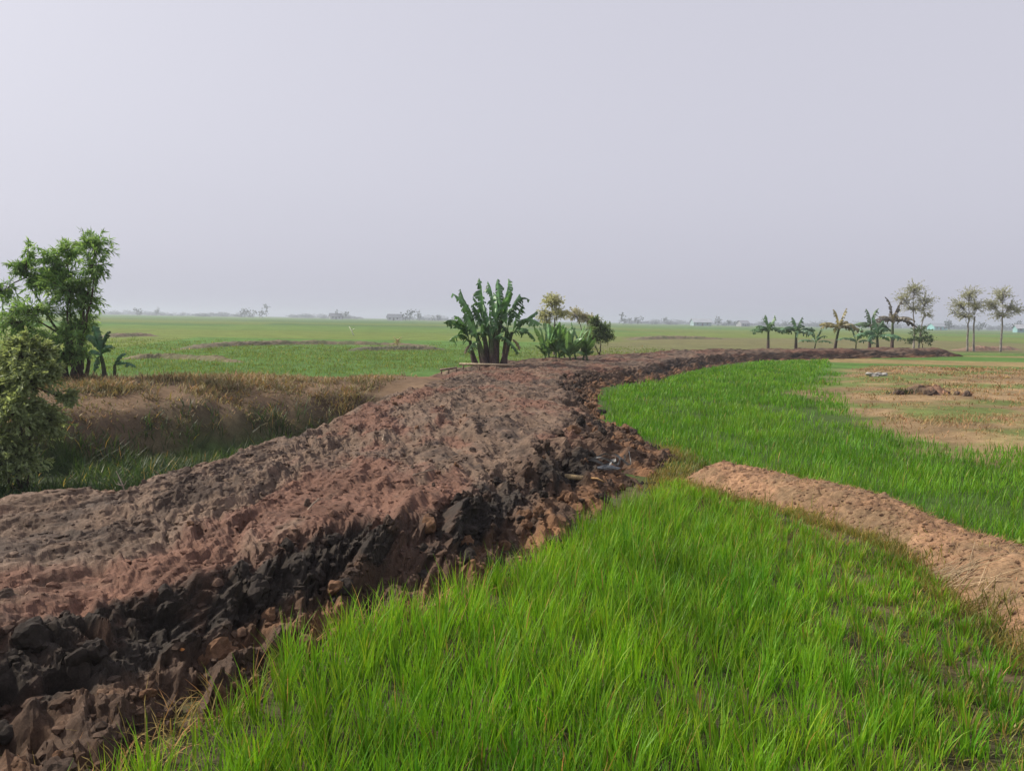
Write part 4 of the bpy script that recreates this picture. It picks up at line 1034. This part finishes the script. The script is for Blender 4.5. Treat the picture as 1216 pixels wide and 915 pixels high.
house(1212, 420, 8, 6, 2.4, 1.8, (0.30, 0.31, 0.34), (0.22, 0.4, 0.4), 'small white-roofed hut behind the end of the tree row', -0.2)

# ------------------------------------------------------------------ small things
def bank_z(x, y):
    """height of the clay bank's surface near x, y"""
    d = (pv[:, 0] - x) ** 2 + (pv[:, 1] - y) ** 2
    return float(pv[np.argsort(d)[:6], 2].mean())
# low bamboo rail in front of the big bananas
def surf(x, y):
    """ground or clay bank, whichever is on top at x, y"""
    d = (pv[:, 0] - x) ** 2 + (pv[:, 1] - y) ** 2
    k = np.argsort(d)[:5]
    return max(gz(x, y), float(pv[k, 2].mean())) if d[k[0]] < 0.12 else gz(x, y)
def rail(x0, x1, Yr, hs, label, pc):
    X0, X1 = (x0 - 608) / F_PX * Yr, (x1 - 608) / F_PX * Yr
    B = Vector(((X0 + X1) / 2, Yr, 0)); B.z = surf(B.x, B.y)
    root = thing('bamboo_rail', B, label, 'rail')
    ends = []
    for i, h in enumerate(hs):
        X = X0 + (X1 - X0) * (0.06 + 0.88 * i / (len(hs) - 1)); zb_ = surf(X, Yr) - B.z
        m = MB(); m.tube([(X - B.x, 0, zb_ - 0.2), (X - B.x + 0.01, 0, zb_ + h * 0.5), (X - B.x + 0.02, 0.01, zb_ + h)], [0.026, 0.024, 0.022], 7, np.array((0.20, 0.14, 0.11)) * rng.uniform(0.8, 1.2)); m.build('stake', M_BARK, root, True)
        ends.append(zb_ + h - 0.03)
    m = MB(); m.tube([(X0 - B.x, -0.045, ends[0] + .01), ((X0 + X1) / 2 - B.x, -0.05, (ends[0] + ends[-1]) / 2), (X1 - B.x, -0.045, ends[-1] - .01)], [0.036, 0.034, 0.03], 8, pc); m.build('pole', M_BARK, root, True)
rail(545, 612, 25.0, (.26, .22, .20, .18), 'low rail of one pale bamboo pole before the big banana clump', (0.36, 0.29, 0.20))
rail(522, 542, 24.4, (.24, .22, .20), 'short dark rail on stakes beside the end of the pale bamboo pole', (0.20, 0.14, 0.11))
# stakes in the left field
B = Vector((*P(472, 413, 0.1)[:2], 0)); B.z = gz(B.x, B.y)
root = thing('forked_stake', B, 'pale forked wooden stake with straw tied on it in the left field', 'stake')
m = MB(); m.tube([(0, 0, -.1), (0.02, 0, .35), (0.0, 0, .6)], [.04, .035, .03], 7, (0.40, 0.30, 0.17)); m.build('post', M_BARK, root, True)
for s_ in (-1, 1):
    m = MB(); m.tube([(0, 0, .42), (s_ * .12, 0, .6), (s_ * .26, 0, .72)], [.03, .026, .02], 6, (0.42, 0.32, 0.18)); m.build('fork', M_BARK, root, True)
v, q, c = blades(np.tile([[0.0, 0, 0.5]], (60, 1)) + rng.normal(0, .03, (60, 3)), rng.uniform(.3, .5, 60), np.full(60, .02), rng.uniform(0, 6.28, 60), rng.uniform(1.4, 2.6, 60), rng.uniform(.2, .8, 60), 2, np.tile((.36, .25, .12), (60, 1)), np.tile((.4, .29, .15), (60, 1)))
obj('straw', mesh_np('straw', v, q, M_DRY, c), root)
B = Vector((*P(418, 398, 0.1)[:2], 0)); B.z = gz(B.x, B.y)
root = thing('leaning_stake', B, 'thin whitish leaning stake far out in the left field', 'stake')
m = MB(); m.tube([(0.2, 0, -.1), (0, 0, .4), (-.3, 0, .95)], [.06, .05, .04], 6, (0.6, 0.58, 0.5)); m.build('post', M_PLASTIC, root, True)
m = MB(); m.tube([(0.0, 0, .5), (0.2, 0, .7), (.3, 0, .75)], [.04, .035, .02], 6, (0.6, 0.58, 0.5)); m.build('fork', M_PLASTIC, root, True)
# crumpled sack and soil heap on the dry patch
def crumple(name, loc, size, col, mat, label, cat, seed, rz=0.0, sub=ICO3, flat=0.5):
    v, f = clod_shape(seed, sub)
    v = v * size * [1, 1, flat]
    v = v + 0.12 * np.array(size) * np.stack([fbm(v[:, 0] * 9, v[:, 1] * 9 + v[:, 2] * 7, seed + k, 2) for k in (1, 2, 3)], 1)
    v[:, 2] -= v[:, 2].min() * 0.7
    o = obj(name, mesh_np(name, v, f, mat, np.tile(col, (len(v), 1)), False)); o.location = loc; o.rotation_euler.z = rz
    return tag(o, label, cat) if cat else o
p = P(1040, 446, 0.12); p.z = gz(p.x, p.y) - 0.03
root = thing('plastic_sack', p, 'crumpled white plastic sack lying on the dry patch', 'sack')
for k, (dx, sz) in enumerate(((-.14, (.18, .15, .30)), (.18, (.22, .12, .20)))):
    o = crumple(('bag', 'flap')[k], (dx, 0.03 * k, 0), np.array(sz), (0.36, 0.34, 0.31), M_PLASTIC, None, None, 31 + k); o.parent = root
p = P(1092, 467, 0.12); p.z = gz(p.x, p.y) - 0.08
root = thing('soil_heap', p, 'low heap of reddish soil with dark weeds on the dry patch', 'soil heap')
rr_, aa_ = np.meshgrid(np.linspace(0, 1, 22), np.linspace(0, 2 * math.pi, 60, endpoint=False), indexing='ij')
mx_, my_ = (rr_ * np.cos(aa_)).ravel() * 0.85, (rr_ * np.sin(aa_)).ravel() * 0.55
mh_ = np.clip(1 - rr_.ravel() ** 2, 0, 1) ** 1.3 * (0.30 + 0.16 * fbm(mx_ * 2.2, my_ * 2.2, 81, 4) + 0.10 * blocks(mx_ * 6, my_ * 6, 83)) + 0.02
i_, j_ = np.meshgrid(np.arange(21), np.arange(60), indexing='ij')
q_ = np.stack([i_ * 60 + j_, (i_ + 1) * 60 + j_, (i_ + 1) * 60 + (j_ + 1) % 60, i_ * 60 + (j_ + 1) % 60], -1).reshape(-1, 4)
mcol = mixc(np.tile(np.array([0.21, 0.12, 0.078]), (len(mx_), 1)), (0.12, 0.085, 0.055), sstep(-0.1, 0.4, fbm(mx_ * 3, my_ * 3, 85)))
obj('mound', mesh_np('mound', np.column_stack([mx_ + 0.2, my_, mh_]), q_, M_BUND, mcol), root)
for k in range(12):
    o = obj('clod', clod_mesh[('red', 'brown', 'grey')[k % 3], k % 6], root); s_ = rng.uniform(.05, .13)
    o.location = (rng.uniform(-.8, 1.2), rng.uniform(-.65, .1), .09); o.scale = (s_, s_, s_); o.rotation_euler = rng.uniform(0, 6, 3)
n = 260; bp_ = np.stack([rng.normal(-.45, .16, n), rng.normal(-.1, .12, n), np.full(n, .04)], 1)
v, q, c = blades(bp_, rng.uniform(.12, .3, n), np.full(n, .025), rng.uniform(0, 6.28, n), rng.uniform(.2, 1.1, n), rng.uniform(.2, .8, n), 2, np.tile((.045, .06, .03), (n, 1)), np.tile((.06, .075, .035), (n, 1)))
tag(obj('weeds', mesh_np('weeds', v, q, M_LEAF, c), root), kind='stuff')
# things thrown up on the clay bank
def ribbon(m, pts, w, col, tw=0.0):
    p = catmull(pts, 12); t = np.gradient(p, axis=0); s_ = np.cross(t, [0, 0, 1]); s_ /= np.linalg.norm(s_, axis=1)[:, None] + 1e-9
    a = tw * np.linspace(0, 1, 12) + 0.5 * rng.normal(size=12); nrm_ = np.cross(s_, t); nrm_ /= np.linalg.norm(nrm_, axis=1)[:, None]
    s_ = s_ * np.cos(a)[:, None] + nrm_ * np.sin(a)[:, None]
    v = np.stack([p - s_ * w / 2, p + s_ * w / 2], 1).reshape(-1, 3)
    m.add(v, [[2 * i, 2 * i + 1, 2 * i + 3, 2 * i + 2] for i in range(11)], None, col)
X, Yb = 1.05, 9.75; B = Vector((X, Yb, bank_z(X, Yb)))
root = thing('plastic_scrap', B, 'torn grey white plastic sheet caught on the clay bank slope', 'plastic scrap')
for k in range(5):
    m = MB(); ribbon(m, [(-.28 + .05 * k, .04 * k, .02), (-.05 + .06 * k, -.05 + .03 * k, .13 + .02 * k), (.12 + .08 * k, .02, .06 + .05 * (k % 2)), (.2 + .06 * k, .05 * k - .1, .10 + .03 * k)], .035, np.array((.24, .24, .24)) * rng.uniform(.5, 1.2), 2.0); m.build('strip', M_PLASTIC, root)
m = MB(); v, f = clod_shape(77, ICO3); m.add(v * [.14, .10, .05] + [.12, 0, .02], None, f, (.16, .17, .18)); m.build('bundle', M_PLASTIC, root)
X, Yb = 0.66, 9.05; B = Vector((X, Yb, bank_z(X, Yb)))
root = thing('bamboo_log', B, 'pale tan piece of bamboo half buried in the clay bank slope', 'log')
m = MB(); m.tube([(-.22, .06, -.01), (0, 0, .03), (.26, -.05, .02)], [.028, .032, .028], 10, (0.30, 0.22, 0.12)); m.build('pole', M_BARK, root, True)
m = MB(); m.tube([(.2, -.04, .02), (.34, -.08, .03), (.42, -.14, .0)], [.016, .012, .008], 6, (0.33, 0.20, 0.09)); m.build('twig', M_BARK, root, True)
p = P(212, 706, 0.48); B = Vector((p.x, p.y, bank_z(p.x, p.y) + 0.01))
root = thing('wrapper', B, 'tiny white and orange wrapper on the dark clay near the rice', 'litter')
o = crumple('paper', (0, 0, 0.01), np.array((.010, .010, .018)), (.75, .68, .62), M_PLASTIC, None, None, 51, sub=ICO2, flat=1); o.parent = root
o = crumple('foil', (.015, -.01, -.01), np.array((.014, .010, .012)), (.55, .22, .06), M_PLASTIC, None, None, 52, sub=ICO2, flat=1); o.parent = root
p = P(146, 572, 0.5); B = Vector((p.x, p.y, bank_z(p.x, p.y) - 0.02))
root = thing('dead_twig', B, 'bare pale twig sticking up at the ditch edge of the bank', 'twig')
m = MB(); m.tube([(0.03, 0, -.05), (0, 0, .08), (-.05, .02, .17), (-.07, .02, .21)], [.007, .006, .004, .003], 5, (.33, .27, .22)); m.build('stem', M_BARK, root)
for a_ in ((-.05, .12), (.03, .13), (-.09, .15)):
    m = MB(); m.tube([(0, 0, .08), (a_[0] * .7, 0, .10), (a_[0], 0, a_[1])], [.004, .003, .002], 4, (.33, .27, .22)); m.build('side_shoot', M_BARK, root)
# a few roots and sticks half out of the clay top
for k, (x, y) in enumerate(((28, 470), (372, 588), (505, 560), (455, 520), (600, 500))):
    if k == 0: continue
    p = P(x, y, 0.52); B = Vector((p.x, p.y, bank_z(p.x, p.y)))
    root = thing('root_stick', B, ['', 'short pale stick lying on the crust of the bank by the dark slab', 'thin root poking from the reddish crust above the dug face', 'grey stick on the bank top towards the ditch', 'twig lying where the bank narrows before the bananas'][k], 'stick')
    m = MB(); a = rng.uniform(0, 3); m.tube([(-.12 * math.cos(a), -.12 * math.sin(a), .0), (0, 0, .03), (.12 * math.cos(a), .12 * math.sin(a), .05)], [.008, .007, .004], 5, (.26, .20, .15)); m.build('stem', M_BARK, root)
    m = MB(); m.tube([(0, 0, .03), (.04, .04, .05), (.06, .07, .06)], [.005, .004, .002], 4, (.26, .20, .15)); m.build('side_shoot', M_BARK, root)
# straw stems thrown on the bund, and a fresh weed
def bund_z(x, y):
    d = (bund_v[:, 0] - x) ** 2 + (bund_v[:, 1] - y) ** 2
    return float(bund_v[np.argsort(d)[:5], 2].mean())
p = P(1140, 655, 0.3); B = Vector((p.x, p.y, bund_z(p.x, p.y)))
root = thing('straw_bundle', B, 'loose bundle of pale straw stems thrown on the earth bund', 'straw')
for k in range(26):
    a = rng.normal(0.1, 0.55); c0 = rng.normal(0, [.10, .13, 0]); Ls = rng.uniform(.12, .28)
    d_ = np.array([math.cos(a), math.sin(a) * 1.2, 0]) * Ls
    pts = [c0 - d_, c0, c0 + d_]
    pts = [np.array([q_[0], q_[1], bund_z(q_[0] + B.x, q_[1] + B.y) - B.z + 0.02 + 0.02 * rng.random()]) for q_ in pts]
    m = MB(); m.tube(pts, [.0024, .003, .002], 5, np.array((.40, .30, .19)) * rng.uniform(.7, 1.15)); m.build('stem', M_DRY, root)
p = P(1209, 650, 0.2); B = Vector((p.x, p.y, bund_z(p.x, p.y)))
root = thing('weed', B, 'bright yellow green weed sprouting on the bund beside the straw bundle', 'weed')
for k in range(14):
    a = k * 2.4; m = MB(); v, q, c = blades(np.zeros((1, 3)), np.array([rng.uniform(.09, .16)]), np.array([.03]), np.array([a]), np.array([rng.uniform(.2, .9)]), np.array([.6]), 4, np.array([[.16, .26, .03]]), np.array([[.24, .36, .05]]))
    obj('leaf', mesh_np('leaf', v, q, M_LEAF, c), root)
# yellowish grass on the trodden gap between the end of the bund and the clay bank
GAP = [(1.55, 9.2), (1.95, 9.6), (2.35, 10.2), (2.75, 10.9), (2.75, 12.2), (2.3, 12.6), (2.3, 11.2), (1.9, 10.1)]
b, cid, _, _ = scatter(GAP, lambda x, y: np.ones(len(x)), 160, ground_z, (1.4, 2.9), (9, 12.7), 7, 0.05)
tag(grass('path_grass', b, cid, 0.17 + 0 * b[:, 0], 0.010, 2, [(0.110, 0.165, 0.026), (0.210, 0.190, 0.060)], 0.15, (0.1, 0.9), (0.1, 1.0)), 'short yellow green grass in the gap between bund end and clay bank', 'grass', kind='stuff')
# dead rice straw where the clay buried the edge of the paddy
rl = catmull(RFOOT[1:8], 400); k = np.clip(np.repeat(rng.integers(0, 330, 300), 10) + rng.integers(-3, 4, 3000), 0, 399)
bp_ = np.column_stack([rl[k] + rng.normal(0, .10, (3000, 2)), np.zeros(3000)])
bp_[:, 2] = 0.0
bp_ = bp_[(np.arange(3000) // 10) % 2 == 0]
ds = grass('dead_straw', bp_, np.arange(len(bp_)) // 10, 0.26 + 0 * bp_[:, 0], 0.007, 3, [(0.27, 0.20, 0.08), (0.20, 0.16, 0.06)], 0, (0.2, 1.3), (0.2, 1.2), M_DRY)
tag(ds, 'yellowed straw lying along the foot of the clay bank', 'straw', kind='stuff')

# ------------------------------------------------------------------ haze: the smoky air of the dry season
def haze_box(x0, x1, y0, y1, z0, z1, dens):
    v = [(x, y, z) for z in (z0, z1) for x, y in ((x0, y0), (x1, y0), (x1, y1), (x0, y1))]
    me = mesh_np('haze', v, np.array([[0, 3, 2, 1], [4, 5, 6, 7], [0, 1, 5, 4], [1, 2, 6, 5], [2, 3, 7, 6], [3, 0, 4, 7]]), None)
    m, nt, N, L, out = new_mat('smoky_air')
    pvn = N.new('ShaderNodeVolumePrincipled')
    pvn.inputs['Color'].default_value = (0.70, 0.77, 0.86, 1)
    pvn.inputs['Density'].default_value = dens
    pvn.inputs['Anisotropy'].default_value = 0.2
    L.new(pvn.outputs[0], out.inputs['Volume'])
    me.materials.append(m)
    return tag(obj('haze', me), 'pale smoky haze hanging over the whole plain', 'haze', kind='stuff')
haze_box(-3300, 3300, -3300, 3300, -6.0, 20.0, 0.0008)
